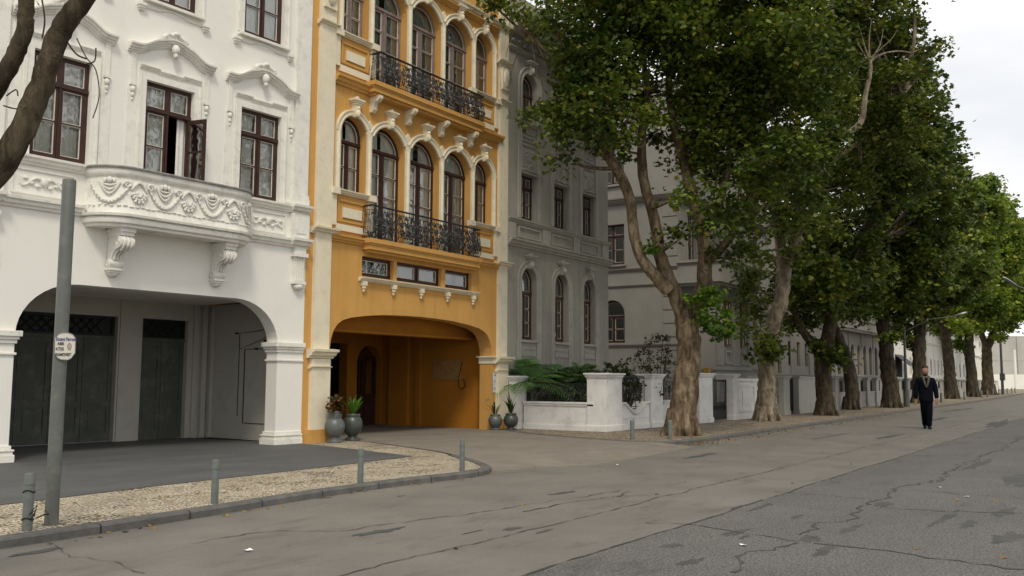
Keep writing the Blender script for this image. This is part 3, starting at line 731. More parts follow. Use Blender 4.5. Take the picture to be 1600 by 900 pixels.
# balcony: stadium plan
def oval(u0, u1, p, n=10):
    cx0, cx1 = u0+p*.95, u1-p*.95; path = []; nr = []
    for i in range(n+1):
        a = math.pi+math.pi/2*i/n; path.append((cx0+p*.95*math.cos(a), p*math.sin(a))); nr.append((math.cos(a), math.sin(a)))
    for i in range(1, 24): x = cx0+(cx1-cx0)*i/24; path.append((x, -p)); nr.append((0, -1))
    for i in range(n+1):
        a = 1.5*math.pi+math.pi/2*i/n; path.append((cx1+p*.95*math.cos(a), p*math.sin(a))); nr.append((math.cos(a), math.sin(a)))
    return path, nr
path, nr = oval(-4.93, -1.80, .58)
bl = MB()
bl.plan_sweep(path, nr, [(-.12, 4.04), (.03, 4.04), (.03, 4.10), (-.0, 4.16), (-.0, 4.66), (.03, 4.68), (.06, 4.74), (.06, 4.80), (-.12, 4.80)])
bl.plan_sweep(path, nr, [(-.3, 3.83), (-.02, 3.83), (-.01, 3.87), (.035, 3.89), (.05, 3.93), (.05, 3.97), (.02, 3.99), (.09, 4.00), (.10, 4.04), (-.3, 4.04)])
fp = [p for p in path]
bl.prismz([(x, y) for x, y in reversed([(x-nx*.1, y-ny*.1) for (x, y), (nx, ny) in zip(path, nr)])][::-1], 3.85, 4.03)
balc = bl.build('balcony', 'white_trim', WR, smooth=35)
bt = MB(); bt.plan_sweep(path, nr, [(-.13, 4.80), (.085, 4.80), (.095, 4.825), (.08, 4.845), (-.13, 4.845)]); bt.build('balcony_rail', 'ledge', balc, smooth=35)
# carved frieze of swags, scrolls and acanthus along the front
rf = MB()
cum = [0]
for i in range(1, len(path)): cum.append(cum[-1]+math.hypot(path[i][0]-path[i-1][0], path[i][1]-path[i-1][1]))
Ltot = cum[-1]
def onb(s, z, o=.02):
    s = max(0, min(Ltot, s)); i = max(j for j in range(len(cum)) if cum[j] <= s+1e-9); i = min(i, len(cum)-2); t_ = (s-cum[i])/(cum[i+1]-cum[i])
    x = path[i][0]*(1-t_)+path[i+1][0]*t_; y = path[i][1]*(1-t_)+path[i+1][1]*t_; nx = nr[i][0]*(1-t_)+nr[i+1][0]*t_; ny = nr[i][1]*(1-t_)+nr[i+1][1]*t_
    return (x+nx*o, y+ny*o, z)
def bcurve(f, n, r0, r1, o=.02): rf.tube([onb(*f(i/n), o) for i in range(n+1)], [r0+(r1-r0)*abs(2*i/n-1) for i in range(n+1)], 6)
per = Ltot/4.0
for k in range(4):
    s0 = (k+.5)*per
    # U swag
    bcurve(lambda t_: (s0-.33+.66*t_, 4.60-.36*math.sin(math.pi*t_)**.8), 18, .030, .020, .018)
    for j in range(13):
        t_ = (j+.5)/13; s = s0-.33+.66*t_; z = 4.60-.36*math.sin(math.pi*t_)**.8
        rf.ell(onb(s, z-.012, .035), (.024, .018, .02), 6, 5, None, .2)
    for j in range(3): bcurve(lambda t_: (s0-.16+.32*t_, 4.57-(.06+.07*j)*math.sin(math.pi*t_)), 10, .024, .014, .02)
    rf.ell(onb(s0, 4.60, .03), (.05, .04, .055), 8, 6, None, .1)
    for q in (-.07, .07): rf.ell(onb(s0+q, 4.59, .03), (.03, .03, .05), 6, 5)
    # arch + leaf between swags
    s1 = (k+1)*per
    if k < 3:
        bcurve(lambda t_: (s1-.14+.28*t_, 4.46+.14*math.sin(math.pi*t_)), 12, .030, .022, .02)
        for a in np.linspace(-1.2, 1.2, 7):
            L = .17 if abs(a) < .5 else .14
            for q in (.4, .75, 1.0): rf.ell(onb(s1+math.sin(a)*L*q, 4.43-math.cos(a)*L*q, .03), (.03, .022, .03), 6, 5, None, .2)
        for sg in (-1, 1):
            pts = [onb(s1+sg*(.2+.07*math.cos(a)*(1-a/12)), 4.54+.06*math.sin(a)*(1-a/12), .03) for a in np.linspace(0, 8, 20)]
            rf.tube(pts, np.linspace(.022, .012, 20), 5)
for s in np.arange(.03, Ltot, .1): rf.ell(onb(s, 4.18+.01*math.sin(s*20), .012), (.05, .02, .012), 6, 4)
rf.build('frieze', 'relief', balc, smooth=60)
for c in (-4.41, -2.35):
    bk = MB(); w2 = .10
    bk.box(c-w2-.03, c+w2+.03, -.50, 0, 3.76, 3.83); bk.box(c-w2-.015, c+w2+.015, -.47, 0, 3.70, 3.76)
    pf = smooth_path([(0, 3.70), (.40, 3.70), (.47, 3.62), (.44, 3.53), (.36, 3.49), (.27, 3.47), (.19, 3.40), (.15, 3.30), (.16, 3.22), (.10, 3.16), (0, 3.16)], 3)[:-1]
    n = len(pf); bk.add([(c-w2, -a, z) for a, z in pf]+[(c+w2, -a, z) for a, z in pf], [tuple(range(n)), tuple(range(2*n-1, n-1, -1))]+[((i+1) % n, i, n+i, n+(i+1) % n) for i in range(n)])
    for (yy, zz, rr_) in ((-.385, 3.595, .105), (-.10, 3.245, .072)):
        bk.tube([(c-w2-.025, yy, zz), (c+w2+.025, yy, zz)], rr_, 18)
        for s_ in (-1, 1):
            bk.tube([(c+s_*(w2+.028), yy+rr_*.8*math.cos(a)*(1-a/13), zz+rr_*.8*math.sin(a)*(1-a/13)) for a in np.linspace(0, 12, 26)], .011, 5)
    for q in (-.055, 0, .055):
        bk.tube(smooth_path([(c+q, -.44, 3.69), (c+q*1.3, -.505, 3.60), (c+q*1.2, -.46, 3.50), (c+q, -.36, 3.46)], 4), [.016]*6+[.026]*7, 6)
        bk.tube(smooth_path([(c+q, -.30, 3.47), (c+q, -.20, 3.40), (c+q, -.17, 3.31)], 4), .02, 6)
    bk.box(c-w2-.03, c+w2+.03, -.17, 0, 3.13, 3.17); bk.box(c-w2-.01, c+w2+.01, -.14, 0, 3.09, 3.13); bk.ell((c, -.05, 3.08), (.10, .08, .06), 12, 8)
    bk.build('bracket', 'relief', balc, smooth=40)

# ------------------------------------------------------------------ orange townhouse
OR = empty('orange_townhouse', (13.7, 14.2, 0), 0, 'ochre orange townhouse with cream trim, two arcaded storeys and iron balconies', 'building')
A1 = [(.73, 1.58), (1.72, 2.92), (3.06, 4.25), (4.37, 5.57), (5.68, 6.52)]
ow = MB(); holes = []
for lv, (base, sill, top_) in enumerate(((4.45, 5.42, 7.14), (7.98, 8.95, 10.63))):
    for i, (a, b_) in enumerate(A1): holes.append(arch_pts(a, b_, sill if i in (0, 4) else base, top_, True))
SW = [(1.52, 2.58), (2.70, 4.39), (4.54, 5.65)]
for a, b_ in SW: holes.append([(a, 3.60), (b_, 3.60), (b_, 4.055), (a, 4.055)])
AO = [(.58, -.02), (.58, 1.94), (.61, 2.16), (.68, 2.34), (.80, 2.49), (.95, 2.58), (1.2, 2.65), (1.7, 2.72), (2.3, 2.775), (3.0, 2.80), (3.6, 2.81), (4.2, 2.80), (4.9, 2.775), (5.5, 2.72), (6.0, 2.65), (6.22, 2.58), (6.38, 2.49), (6.50, 2.34), (6.57, 2.16), (6.60, 1.94), (6.60, -.02)]
ow.panel([(-.168, -.02)]+AO+[(7.27, -.02), (7.27, 12.3), (-.168, 12.3)], holes, 0, .40)
body(ow, .32, 7.27, .40, 9, 3.0, 12.3)
ow.box(.35, 7.0, .40, 8.75, 2.95, 3.0)
ow.build('wall', 'orange', OR)
rm = MB(); rm.box(.35, 7.0, 3.6, 3.7, 3.05, 12); rm.box(.35, 7.0, .45, 3.6, 7.5, 7.6); rm.build('room', 'room', OR)
for lv, (base, sill, top_) in enumerate(((4.45, 5.42, 7.14), (7.98, 8.95, 10.63))):
    for i, (a, b_) in enumerate(A1):
        z0_ = sill if i in (0, 4) else base
        window(OR, a+.003, b_-.003, z0_, top_-.003, .2, True, 'brown' if lv == 0 else 'mauve', top=((6.58 if lv == 0 else 10.02)-z0_)/(top_-z0_), rows=2 if i in (0, 4) else 4, mid=.17 if i not in (0, 4) else .13, fr=.05, leaf=.035,
               curtain='curtain' if lv == 0 else 'curtain2')
for a, b_ in SW: window(OR, a+.002, b_-.002, 3.602, 4.053, .1, False, 'brown', top=None, rows=1, mid=.16, fr=.06, single=b_-a < 1.2, curtain='curtain2', leaf=.03)
ct = MB()
def col_strip(u0, u1, mirror=False):
    ct.box(u0, u1, -.09, 0, .25 if not mirror else .2, 12)
ARCHP = [(0, 0), (0, .05), (.03, .065), (.05, .045), (.10, .05), (.125, .075), (.15, .075), (.15, 0)]
for lv, (base, sill, top_) in enumerate(((4.45, 5.42, 7.14), (7.98, 8.95, 10.63))):
    for i, (a, b_) in enumerate(A1):
        r = (b_-a)/2; c = (a+b_)/2; zs = top_-r; wd = .13
        gL = (a-A1[i-1][1])/2 if i else .16; gR = (A1[i+1][0]-b_)/2 if i < 4 else .16
        path = [(c-r*math.cos(math.pi*k/20), zs+r*math.sin(math.pi*k/20)) for k in range(21)]
        # moulded archivolt, clipped between neighbours by its own width
        ww_ = min(gL, gR)*.98 if False else .12
        pp = [(c-(r+.002)*math.cos(math.pi*k/20), zs+(r+.002)*math.sin(math.pi*k/20)) for k in range(0 if i == 0 else 3, 21 if i == 4 else 18)]
        ct.sweepn(pp, [(t_, d_) for t_, d_ in ((0, 0), (0, .05), (.035, .06), (.05, .04), (.09, .045), (.11, .07), (.14, .07), (.14, 0))])
        # keystone
        z = top_
        ct.prism([(c-.06, z-.03), (c+.06, z-.03), (c+.09, z+.25), (c-.09, z+.25)], -.12, 0)
        ct.box(c-.10, c+.10, -.15, 0, z+.25, z+.29); ct.box(c-.13, c+.13, -.17, 0, z+.29, z+.33); ct.box(c-.165, c+.165, -.19, 0, z+.33, z+.37); ct.prism([(c-.08, z+.37), (c+.08, z+.37), (c, z+.45)], -.12, 0)
        ct.ell((c, -.13, z+.06), (.065, .06, .09), 8, 6, None, .1); ct.ell((c, -.13, z+.17), (.05, .05, .05), 8, 6)
    # shafts between the arches
    xs = [A1[0][0]-.075]+[(A1[i][1]+A1[i+1][0])/2 for i in range(4)]+[A1[4][1]+.075]
    for j, x in enumerate(xs):
        h = .068
        zl = base if j in (2, 3) else sill
        zt2 = top_-.42
        ct.box(x-h, x+h, -.05, 0, zl, zt2)
        ct.tube([(x, -.045, zl), (x, -.045, zt2)], .04, 10)
        ct.prism([(x-h, top_-.42), (x+h, top_-.42), (x+h+.05, top_-.12), (x, top_+.02), (x-h-.05, top_-.12)], -.045, 0) if 0 < j < 5 else None
    # sills and panels at the ends
    for (a, b_) in ((.48, 1.80), (5.45, 6.78)):
        ct.sweep([(a, sill-.10), (b_, sill-.10)], scaleprof(CORN, .9, .65))
        for x in (a+.07, b_-.1):
            ct.box(x-.1, x+.12, -.13, 0, sill-.13, sill+.01); ct.box(x-.06, x+.08, -.06, 0, sill-.80, sill-.13)
        ct.box(a+.38, b_-.36, -.045, 0, sill-.60, sill-.38)
        ct.box(a+.16, b_-.2, -.05, 0, sill-.90, sill-.76)
for (a, b_, sd_) in ((.02, .48, 0), (6.79, 7.2, 0)):
    ct.box(a, b_, -.08, 0, 1.93, 12.2)
    ct.box(a-.02, b_+.04, -.10, 0, .27, 1.73)
    ct.sweep([(a-.11, 4.36), (b_+.13, 4.36)], scaleprof(CORN, 1.5, .95))
    ct.sweep([(a-.11, 1.74), (b_+.15, 1.74)], scaleprof(CORN, 1.7, 1.25))
    ct.sweep([(a-.06, 1.52), (b_+.06, 1.52)], scaleprof(CORN, 1.0, .35))
    ct.sweep([(a-.05, 8.9), (b_+.06, 8.9)], scaleprof(CORN, 1.2, .7)); ct.box(a+.05, b_-.05, -.14, 0, 9.3, 9.9); ct.ell(((a+b_)/2, -.14, 9.62), (.14, .08, .26), 8, 7, None, .12)
    ct.sweep([(a-.1, 10.0), (b_+.1, 10.0)], scaleprof(CORN, 1.4, .7))
ct.box(5.98+.6, 6.80, -.06, .42, 1.74, 1.90); ct.box(.46, .64, -.06, .42, 1.74, 1.90); ct.box(6.52, 6.80, -.1, .46, 1.90, 1.94); ct.box(.46, .70, -.1, .46, 1.90, 1.94)
ct.sweep([(-.168, 10.98), (7.27, 10.98)], scaleprof(CORN, 1.3, 1.1)); ct.box(1.9, 5.5, -.05, 0, 11.2, 11.24)
# long sill under the small windows
ct.sweep([(1.41, 3.48), (5.86, 3.48)], scaleprof(CORN, .9, .6))
for x in (1.54, 2.54, 3.55, 4.58, 5.66):
    ct.box(x-.055, x+.055, -.11, 0, 3.38, 3.48); ct.ell((x, -.05, 3.34), (.05, .055, .05), 8, 6); ct.ell((x, -.04, 3.27), (.03, .035, .04), 8, 6)
# brackets under the upper balcony
for x in (1.72, 2.96, 4.22, 5.45):
    pf = [(0, 7.73), (.30, 7.73), (.30, 7.66), (.24, 7.60), (.15, 7.58), (.12, 7.50), (.13, 7.42), (.08, 7.36), (0, 7.36)]; n = len(pf)
    ct.add([(x-.06, -a, z) for a, z in pf]+[(x+.06, -a, z) for a, z in pf], [tuple(range(n)), tuple(range(2*n-1, n-1, -1))]+[((i+1) % n, i, n+i, n+(i+1) % n) for i in range(n)])
ct.build('trim', 'cream', OR, smooth=35)
oc = MB()
def ocf():
    global oc
    oc.build('cornice', 'orange', OR, smooth=30); oc = MB()
oc.sweep([(.49, 4.27), (1.50, 4.27)], scaleprof(CORN, 1.0, 1.0)); ocf(); oc.sweep([(5.70, 4.27), (6.78, 4.27)], scaleprof(CORN, 1.0, 1.0))
ocf(); oc.sweep([(.49, 7.74), (6.9, 7.74)], scaleprof(CORN, 1.3, 1.35)); ocf()
for (z, p) in ((4.13, .30), (7.72, .34)):
    for (e, z0_, z1_) in ((.0, z+.20, z+.30), (-.03, z+.16, z+.20), (-.05, z+.06, z+.16), (-.12, z, z+.06)):
        oc.box(1.46-e, 5.72+e, -p-e, 0, z0_, z1_)
    ocf()
for (a, b_, s_) in ((.48, 1.80, 5.42), (5.45, 6.78, 5.42), (.48, 1.80, 8.95), (5.45, 6.78, 8.95)):
    oc.panel([(a+.22, s_-.70), (b_-.22, s_-.70), (b_-.22, s_-.2), (a+.22, s_-.2)], [[(a+.27, s_-.65), (b_-.27, s_-.65), (b_-.27, s_-.25), (a+.27, s_-.25)]], -.03, 0, back=False)
    oc.build('end_panel', 'orange', OR); oc = MB()
oc.sweep([(.6, 10.85), (6.7, 10.85)], scaleprof(CORN, 1.0, .7)); ocf()
for (a, b_) in ((-.14, .60), (6.64, 7.25)):
    oc.box(a, b_, -.13, 0, 0, .22); oc.box(a+.03, b_-.03, -.115, 0, .22, .27); oc.build('column_base', 'orange', OR); oc = MB()
# wrought iron balconies
def balcony_iron(z0_, z1_, u0, u1, p):
    rb = MB()
    for z in (z0_+.03, z0_+.12, z1_-.10): rb.tube([(u0, 0, z), (u0, -p, z), (u1, -p, z), (u1, 0, z)], .007, 5)
    def bulge(z): t_ = (z-z0_)/(z1_-z0_); return .07*math.sin(math.pi*min(1, t_*1.3))*(1-t_)*1.4
    h = z1_-z0_
    def P3(u, z): return (u, -p-bulge(z), z)
    n = int((u1-u0)/.085); pitch_ = (u1-u0)/n
    for k in range(n+1):
        u = u0+k*pitch_
        rb.tube([P3(u, z0_+h*t_) for t_ in np.linspace(0, .95, 7)], .006, 4, cap=False)
    m_ = int((u1-u0)/.21); q = (u1-u0)/m_
    for k in range(m_):
        c = u0+(k+.5)*q; light = (k % 5 == 3)
        for (cz, r, s_, st) in ((z0_+h*.28, .085, 1, 0), (z0_+h*.28, .06, -1, 2.2), (z0_+h*.58, .08, -1, 1), (z0_+h*.58, .055, 1, 4), (z0_+h*.80, .05, 1, 3)):
            if light and r < .07: continue
            for mir in (-1, 1):
                pts = scroll(None, (0, cz), r, 1.3, st, s_, pts_out=True)
                rb.tube([P3(c+mir*(x+.02), z) for x, _, z in pts], .010, 4, cap=False)
        if not light:
            rb.tube([P3(c-q/2+q*t_, z0_+h*(.1+.8*t_)) for t_ in np.linspace(0, 1, 7)], .009, 4, cap=False)
            rb.tube([P3(c+q/2-q*t_, z0_+h*(.1+.8*t_)) for t_ in np.linspace(0, 1, 7)], .009, 4, cap=False)
            for _i in range(5):
                uu = c+random.uniform(-.08, .08); zz = z0_+h*random.uniform(.15, .8); pp_ = P3(uu, zz)
                rb.ell(pp_, (.035, .008, .018), 6, 4, Matrix.Rotation(random.uniform(0, 3), 3, 'Y'))
    for u in (u0, u1):
        sgn = -1 if u == u0 else 1
        for y in np.linspace(-p, 0, 5):
            rb.tube([(u+sgn*bulge(z)*.8, y, z) for z in np.linspace(z0_, z1_, 7)], .007, 4, cap=False)
        for y in (-p*.75, -p*.28):
            for cz in (.25, .5, .75):
                pts = scroll(None, (0, z0_+h*cz), .06, 1.3, 1, 1, pts_out=True)
                rb.tube([(u+sgn*bulge(z)*.8, y+x, z) for x, _, z in pts], .0065, 4, cap=False)
    for _i in range(int((u1-u0)*75)):
        uu = random.uniform(u0, u1); rb.ell(P3(uu, z0_+h*random.uniform(.08, .85)), (.042, .008, .016), 6, 4, Matrix.Rotation(random.uniform(0, 3), 3, 'Y'))
    r_ = rb.build('balcony_railing', 'iron', OR)
    hr = MB(); hr.box(u0-.02, u1+.02, -p-.025, -p+.02, z1_-.02, z1_+.012); hr.box(u0-.02, u0+.02, -p+.02, 0, z1_-.02, z1_+.012); hr.box(u1-.02, u1+.02, -p+.02, 0, z1_-.02, z1_+.012)
    hr.build('handrail', 'iron', r_)
balcony_iron(4.45, 5.18, 1.52, 5.62, .26)
balcony_iron(8.03, 8.72, 1.66, 5.66, .31)
# porch interior
pi_ = MB(); Dp = 4.1
pi_.box(6.85, 7.05, .40, Dp+2, 0, 2.95)
pi_.box(.25, .32, .40, Dp+2, 0, 2.95)
pi_.panel([(.3, 0), (.3, 2.95), (6.85, 2.95), (6.85, 0), (6.82, 0)]+[(6.31+.51*math.cos(a), 1.78+.5*math.sin(a)) for a in np.linspace(0, math.pi, 12)]+[(5.80, 0), (5.40, 0), (5.40, 2.3), (3.0, 2.3), (3.0, 0), (2.6, 0), (2.6, 2.3), (.7, 2.3), (.7, 0)][::1], [], Dp, Dp+.3)
for (y0, y1, e) in ((3.05, 3.75, .10), (2.62, 2.8, .05)): pi_.box(6.85-e, 6.85, y0, y1, 0, 2.55)
pi_.box(.3, 6.85, .78, 1.0, 2.44, 2.95)
pi_.box(.3, 6.85, .70, 1.05, 2.38, 2.44)
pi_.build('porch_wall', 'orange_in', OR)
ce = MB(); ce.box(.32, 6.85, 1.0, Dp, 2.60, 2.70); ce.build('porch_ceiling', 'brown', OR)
dk = MB(); dk.box(.32, 6.84, Dp+.9, Dp+1.0, 0, 2.95); dk.build('porch_back', 'dark', OR)  # near-black panel stands in for the unlit depth behind the openings
pdr = MB()
for (a, b_) in ((5.80, 6.30), (6.32, 6.82)):
    pdr.panel([(a, .02), (b_, .02), (b_, 2.0), (a, 2.0)], [[(a+.08, .9), (b_-.08, .9), (b_-.08, 1.85), (a+.08, 1.85)]], Dp+.2, Dp+.26)
pdr.build('door', 'brown', OR)
# grey building -----------------------------------------------------------------
GR = empty('grey_townhouse', (20.7, 14.2, 0), 0, 'weathered grey townhouse with three columns of tall windows under a deep cornice', 'building')
GW = [(1.0, 1.8), (2.80, 3.60), (4.54, 5.30)]
gw = MB(); hs = []
for a, b_ in GW: hs += [arch_pts(a, b_, 2.44, 4.48), arch_pts(a, b_, 5.86, 7.17, False), arch_pts(a, b_, 8.70, 10.14)]
gw.panel([(.27, -.02), (6.22, -.02), (6.22, 12.0), (.27, 12.0)], hs, 0, .3)
body(gw, .27, 6.22, .3, 9, 0, 12.0); gw.build('wall', 'grey', GR)
rm = MB(); rm.box(.6, 5.9, 2.6, 2.7, 0, 11.7); rm.build('room', 'dark', GR)
for i, (a, b_) in enumerate(GW):
    window(GR, a+.003, b_-.003, 2.44, 4.477, .17, True, 'brown2', top=.66, rows=3, mid=.10, fr=.06, curtain='curtain2')
    window(GR, a+.003, b_-.003, 5.86, 7.167, .17, False, 'brown', top=.72, rows=2, mid=.09, fr=.06, curtain='curtain')
    window(GR, a+.003, b_-.003, 8.70, 10.137, .17, True, 'brown2', top=.6, rows=2, mid=.12, fr=.06, curtain='curtain2')
gt = MB(); go = MB()
for a, b_ in GW:
    c = (a+b_)/2; r = (b_-a)/2
    for (zb, zt_) in ((1.6, 4.48), (8.62, 10.14)):
        zs = zt_-r
        pp = [(a, zb)]+[(c-r*math.cos(math.pi*k/20), zs+r*math.sin(math.pi*k/20)) for k in range(21)]+[(b_, zb)]
        gt.sweepn(pp, [(0.002, 0), (0.002, .035), (.05, .05), (.07, .03), (.15, .035), (.18, .06), (.21, .06), (.21, 0)])
        z = zt_
        gt.prism([(c-.07, z-.03), (c+.07, z-.03), (c+.10, z+.26), (c-.10, z+.26)], -.12, 0); gt.box(c-.17, c+.17, -.16, 0, z+.26, z+.31); gt.box(c-.22, c+.22, -.18, 0, z+.31, z+.36); gt.prism([(c-.1, z+.36), (c+.1, z+.36), (c, z+.44)], -.1, 0)
        go.ell((c, -.13, z+.08), (.07, .06, .10), 8, 6, None, .1); go.build('mascaron', 'grey_trim', GR, smooth=50); go = MB()
    gt.box(a-.02, b_+.02, -.07, 0, 2.36, 2.42)
    gt.box(a+.04, b_-.04, -.03, 0, 1.98, 2.24); gt.box(a+.10, b_-.1, -.05, 0, 2.16, 2.21)
    # framed strip of the middle storeys
    gt.box(a-.20, a-.06, -.035, 0, 5.86, 8.60); gt.box(b_+.06, b_+.20, -.035, 0, 5.86, 8.60)
    gt.box(a-.06, a-.02, -.05, 0, 7.2, 8.60); gt.box(b_+.02, b_+.06, -.05, 0, 7.2, 8.60)
    gt.box(a-.06, b_+.06, -.05, 0, 7.18, 7.22)
    gt.sweep([(a-.22, 8.60), (b_+.22, 8.60)], scaleprof(CORN, .8, .5))
    for z in (8.0, 8.12, 8.24): gt.box(a+.04, b_-.04, -.03, 0, z, z+.05)
    gt.panel([(a+.04, 8.36), (b_-.04, 8.36), (b_-.04, 8.54), (a+.04, 8.54)], [[(a+.07, 8.39), (b_-.07, 8.39), (b_-.07, 8.51), (a+.07, 8.51)]], -.02, 0, back=False)
    go.box(a+.04, b_-.04, -.012, 0, 7.23, 7.92)
    for k in range(20): go.ell((c+random.gauss(0, .13), -.02, 7.55+random.uniform(-.27, .3)), (.05, .035, .035), 6, 5, Matrix.Rotation(random.uniform(0, 3), 3, 'Y'), .25)
    for k in range(9): go.ell((a+.05+k*(b_-a-.1)/8, -.025, 7.29+random.uniform(-.03, .03)), (.055, .04, .04), 6, 5, None, .25)
    go.build('ornament', 'grey_trim', GR, smooth=50); go = MB()
    gt.panel([(a-.18, 5.30), (b_+.18, 5.30), (b_+.18, 5.62), (a-.18, 5.62)], [[(a-.14, 5.34), (b_+.14, 5.34), (b_+.14, 5.58), (a-.14, 5.58)]], -.05, 0, back=False)
gt.sweep([(.27, 5.02), (6.32, 5.02)], scaleprof(CORN, 1.4, 1.4)); gt.sweep([(.27, 5.68), (6.28, 5.68)], scaleprof(CORN, .8, .9))
for x in (.45, 2.3, 4.07, 5.95): gt.box(x-.2, x+.2, -.06, 0, 5.24, 5.68)
gt.box(.27, 6.25, -.08, 0, 0, 1.2); gt.sweep([(.27, 1.2), (6.25, 1.2)], scaleprof(CORN, .9, .6))
gt.sweep([(.27, 10.62), (6.28, 10.62)], scaleprof(CORN, .7, .7))
go.box(.4, 6.1, -.015, 0, 10.84, 11.0)
for k in range(20):
    x = .5+k*.29; go.ell((x, -.04, 10.92+.03*math.sin(k*2.2)), (.10, .05, .06), 7, 5, None, .2)
gt.sweep([(.27, 11.12), (6.5, 11.12)], [(0, 0), (.12, 0), (.16, .05), (.40, .08), (.44, .16), (.55, .2), (.58, .28), (.66, .34), (.66, .40), (0, .40)])
gt.box(.27, 6.3, -.15, 0, 11.52, 12.2)
gt.build('moulding', 'grey_trim', GR, smooth=30); go.build('ornament', 'grey_trim', GR, smooth=50)
nb = MB(); nb.box(2.83, 3.05, .10, .12, 2.60, 2.72); nb.build('notice_plate', 'sign', GR)
pipe = MB(); pipe.tube([(.36, -.06, 0), (.36, -.06, 1.3)], .04, 8); pipe.build('drainpipe', 'garden_white', GR)

# mansion with terrace ------------------------------------------------------------
MN = empty('corner_mansion', (33, 14.4, 0), 0, 'grey white mansion behind the trees with a stone terrace over its ground floor bay', 'building')
SIDE = Matrix.Rotation(math.radians(-90), 4, 'Z')
mw = MB(SIDE); sh = []
SWN = [(-3.4, -2.28), (-6.4, -5.3)]
for a, b_ in SWN: sh += [arch_pts(a, b_, 2.79, 4.5), arch_pts(a, b_, 5.92, 7.55, False), arch_pts(a, b_, 9.2, 10.75, False)]
mw.panel([(-11, -.02), (-.004, -.02), (-.004, 13.19), (-11, 13.19)], sh, 0, .3)
mw.build('side_wall', 'mansion', MN)
for a, b_ in SWN:
    window(MN, a+.003, b_-.003, 2.79, 4.497, .15, True, 'brown', top=.62, rows=2, xf=SIDE, curtain=None)
    window(MN, a+.003, b_-.003, 5.92, 7.547, .15, False, 'brown', top=.72, rows=2, xf=SIDE, curtain='curtain2')
    window(MN, a+.003, b_-.003, 9.2, 10.747, .15, False, 'brown', top=.72, rows=2, xf=SIDE, curtain='curtain2')
ms = MB(SIDE)
ms.sweep([(-11, 4.98), (.02, 4.98)], scaleprof(CORN, .5, .6)); ms.sweep([(-11, 5.62), (.02, 5.62)], scaleprof(CORN, .7, .7)); ms.sweep([(-11, 8.35), (.02, 8.35)], scaleprof(CORN, 1.6, 1.6)); ms.sweep([(-11, 2.62), (.02, 2.62)], scaleprof(CORN, .6, .7))
for z in np.arange(.4, 8.2, .52): ms.box(-.62, .0, -.03, 0, z, z+.47)
for a, b_ in SWN: ms.box(a-.1, b_+.1, -.1, 0, 5.84, 5.91); ms.box(a-.1, b_+.1, -.1, 0, 9.1, 9.18)
ms.build('side_moulding', 'mansion', MN)
mf = MB(); fh = []
MU = [(1.0, 1.85), (4.45, 5.25), (6.75, 7.45), (8.6, 9.3)]
for a, b_ in MU: fh += [arch_pts(a, b_, 5.95, 8.0, False), arch_pts(a, b_, 9.2, 10.9, False)]
ML = [(5.0, 5.65), (6.6, 7.25), (8.4, 9.05)]
for a, b_ in ML: fh.append(arch_pts(a, b_, 2.65, 4.4, False))
mf.panel([(.002, -.02), (10.4, -.02), (10.4, 13.2), (.002, 13.2)], fh, 0, .3)
mf.box(.3, 10.4, .3, 11, 12.9, 13.2); mf.box(10.1, 10.4, .3, 11, 0, 12.9); mf.box(.3, 10.1, 10.7, 11, 0, 12.9)
# bay
mf.box(.4, 4.1, -1.3, 0, 0, 5.02)
mf.build('wall', 'mansion', MN)
for a, b_ in MU:
    window(MN, a+.003, b_-.003, 5.95, 7.997, .12, False, 'brown', top=.75, rows=2, curtain='curtain'); window(MN, a+.003, b_-.003, 9.2, 10.897, .12, False, 'brown', top=.75, rows=2, curtain='curtain')
for a, b_ in ML: window(MN, a+.003, b_-.003, 2.65, 4.397, .12, False, 'brown2', top=.75, rows=2, curtain='curtain2')
for (a, b_) in ((1.35, 1.95), (3.1, 3.7)): window(MN, a, b_, 2.65, 4.4, -1.372, False, 'brown2', top=.75, rows=2, curtain=None)
mt = MB()
mt.box(-.05, 4.5, -1.75, .0, 5.02, 5.22); mt.box(.05, 4.4, -1.65, 0, 4.9, 5.02); mt.box(.0, 4.45, -1.72, -1.5, 5.22, 5.80); mt.box(-.0, .2, -1.5, 0, 5.22, 5.80); mt.box(-.08, 4.53, -1.8, -1.45, 5.80, 5.9); mt.box(-.08, .25, -1.45, 0, 5.80, 5.9)
for (a, b_) in ((.5, 1.2), (2.1, 2.95), (3.85, 4.1)): mt.box(a, b_, -1.36, -1.3, 1.9, 4.9)
for (a, b_) in ((1.3, 2.0), (3.05, 3.75)): mt.panel([(a, 1.95), (b_, 1.95), (b_, 2.5), (a, 2.5)], [[(a+.12, 2.05), (b_-.12, 2.05), (b_-.12, 2.4), (a+.12, 2.4)]], -1.37, -1.3, back=False)
mt.box(.35, 4.15, -1.38, 0, 1.72, 1.86)
for x in (4.6, 6.1, 7.9, 9.6, 3.9, 2.9): mt.box(x-.2, x+.2, -.06, 0, 5.3, 8.3); mt.box(x-.2, x+.2, -.05, 0, 1.9, 4.9)
mt.sweep([(4.1, 4.95), (10.4, 4.95)], scaleprof(CORN, 1.5, 1.4)); mt.sweep([(0, 8.35), (10.4, 8.35)], scaleprof(CORN, 2, 1.6)); mt.sweep([(4.1, 1.74), (10.4, 1.74)], scaleprof(CORN, .8, .8)); mt.sweep([(-.3, 12.4), (10.4, 12.4)], scaleprof(CORN, 4, 3))
mt.build('moulding', 'mansion', MN)
rp_ = MB()
for k in range(22): rp_.ell((4.0+random.uniform(-.3, .4), -1.25+random.uniform(-.15, .15), 5.95+random.uniform(0, .25)), (.06, .05, .05), 6, 5, None, .3)
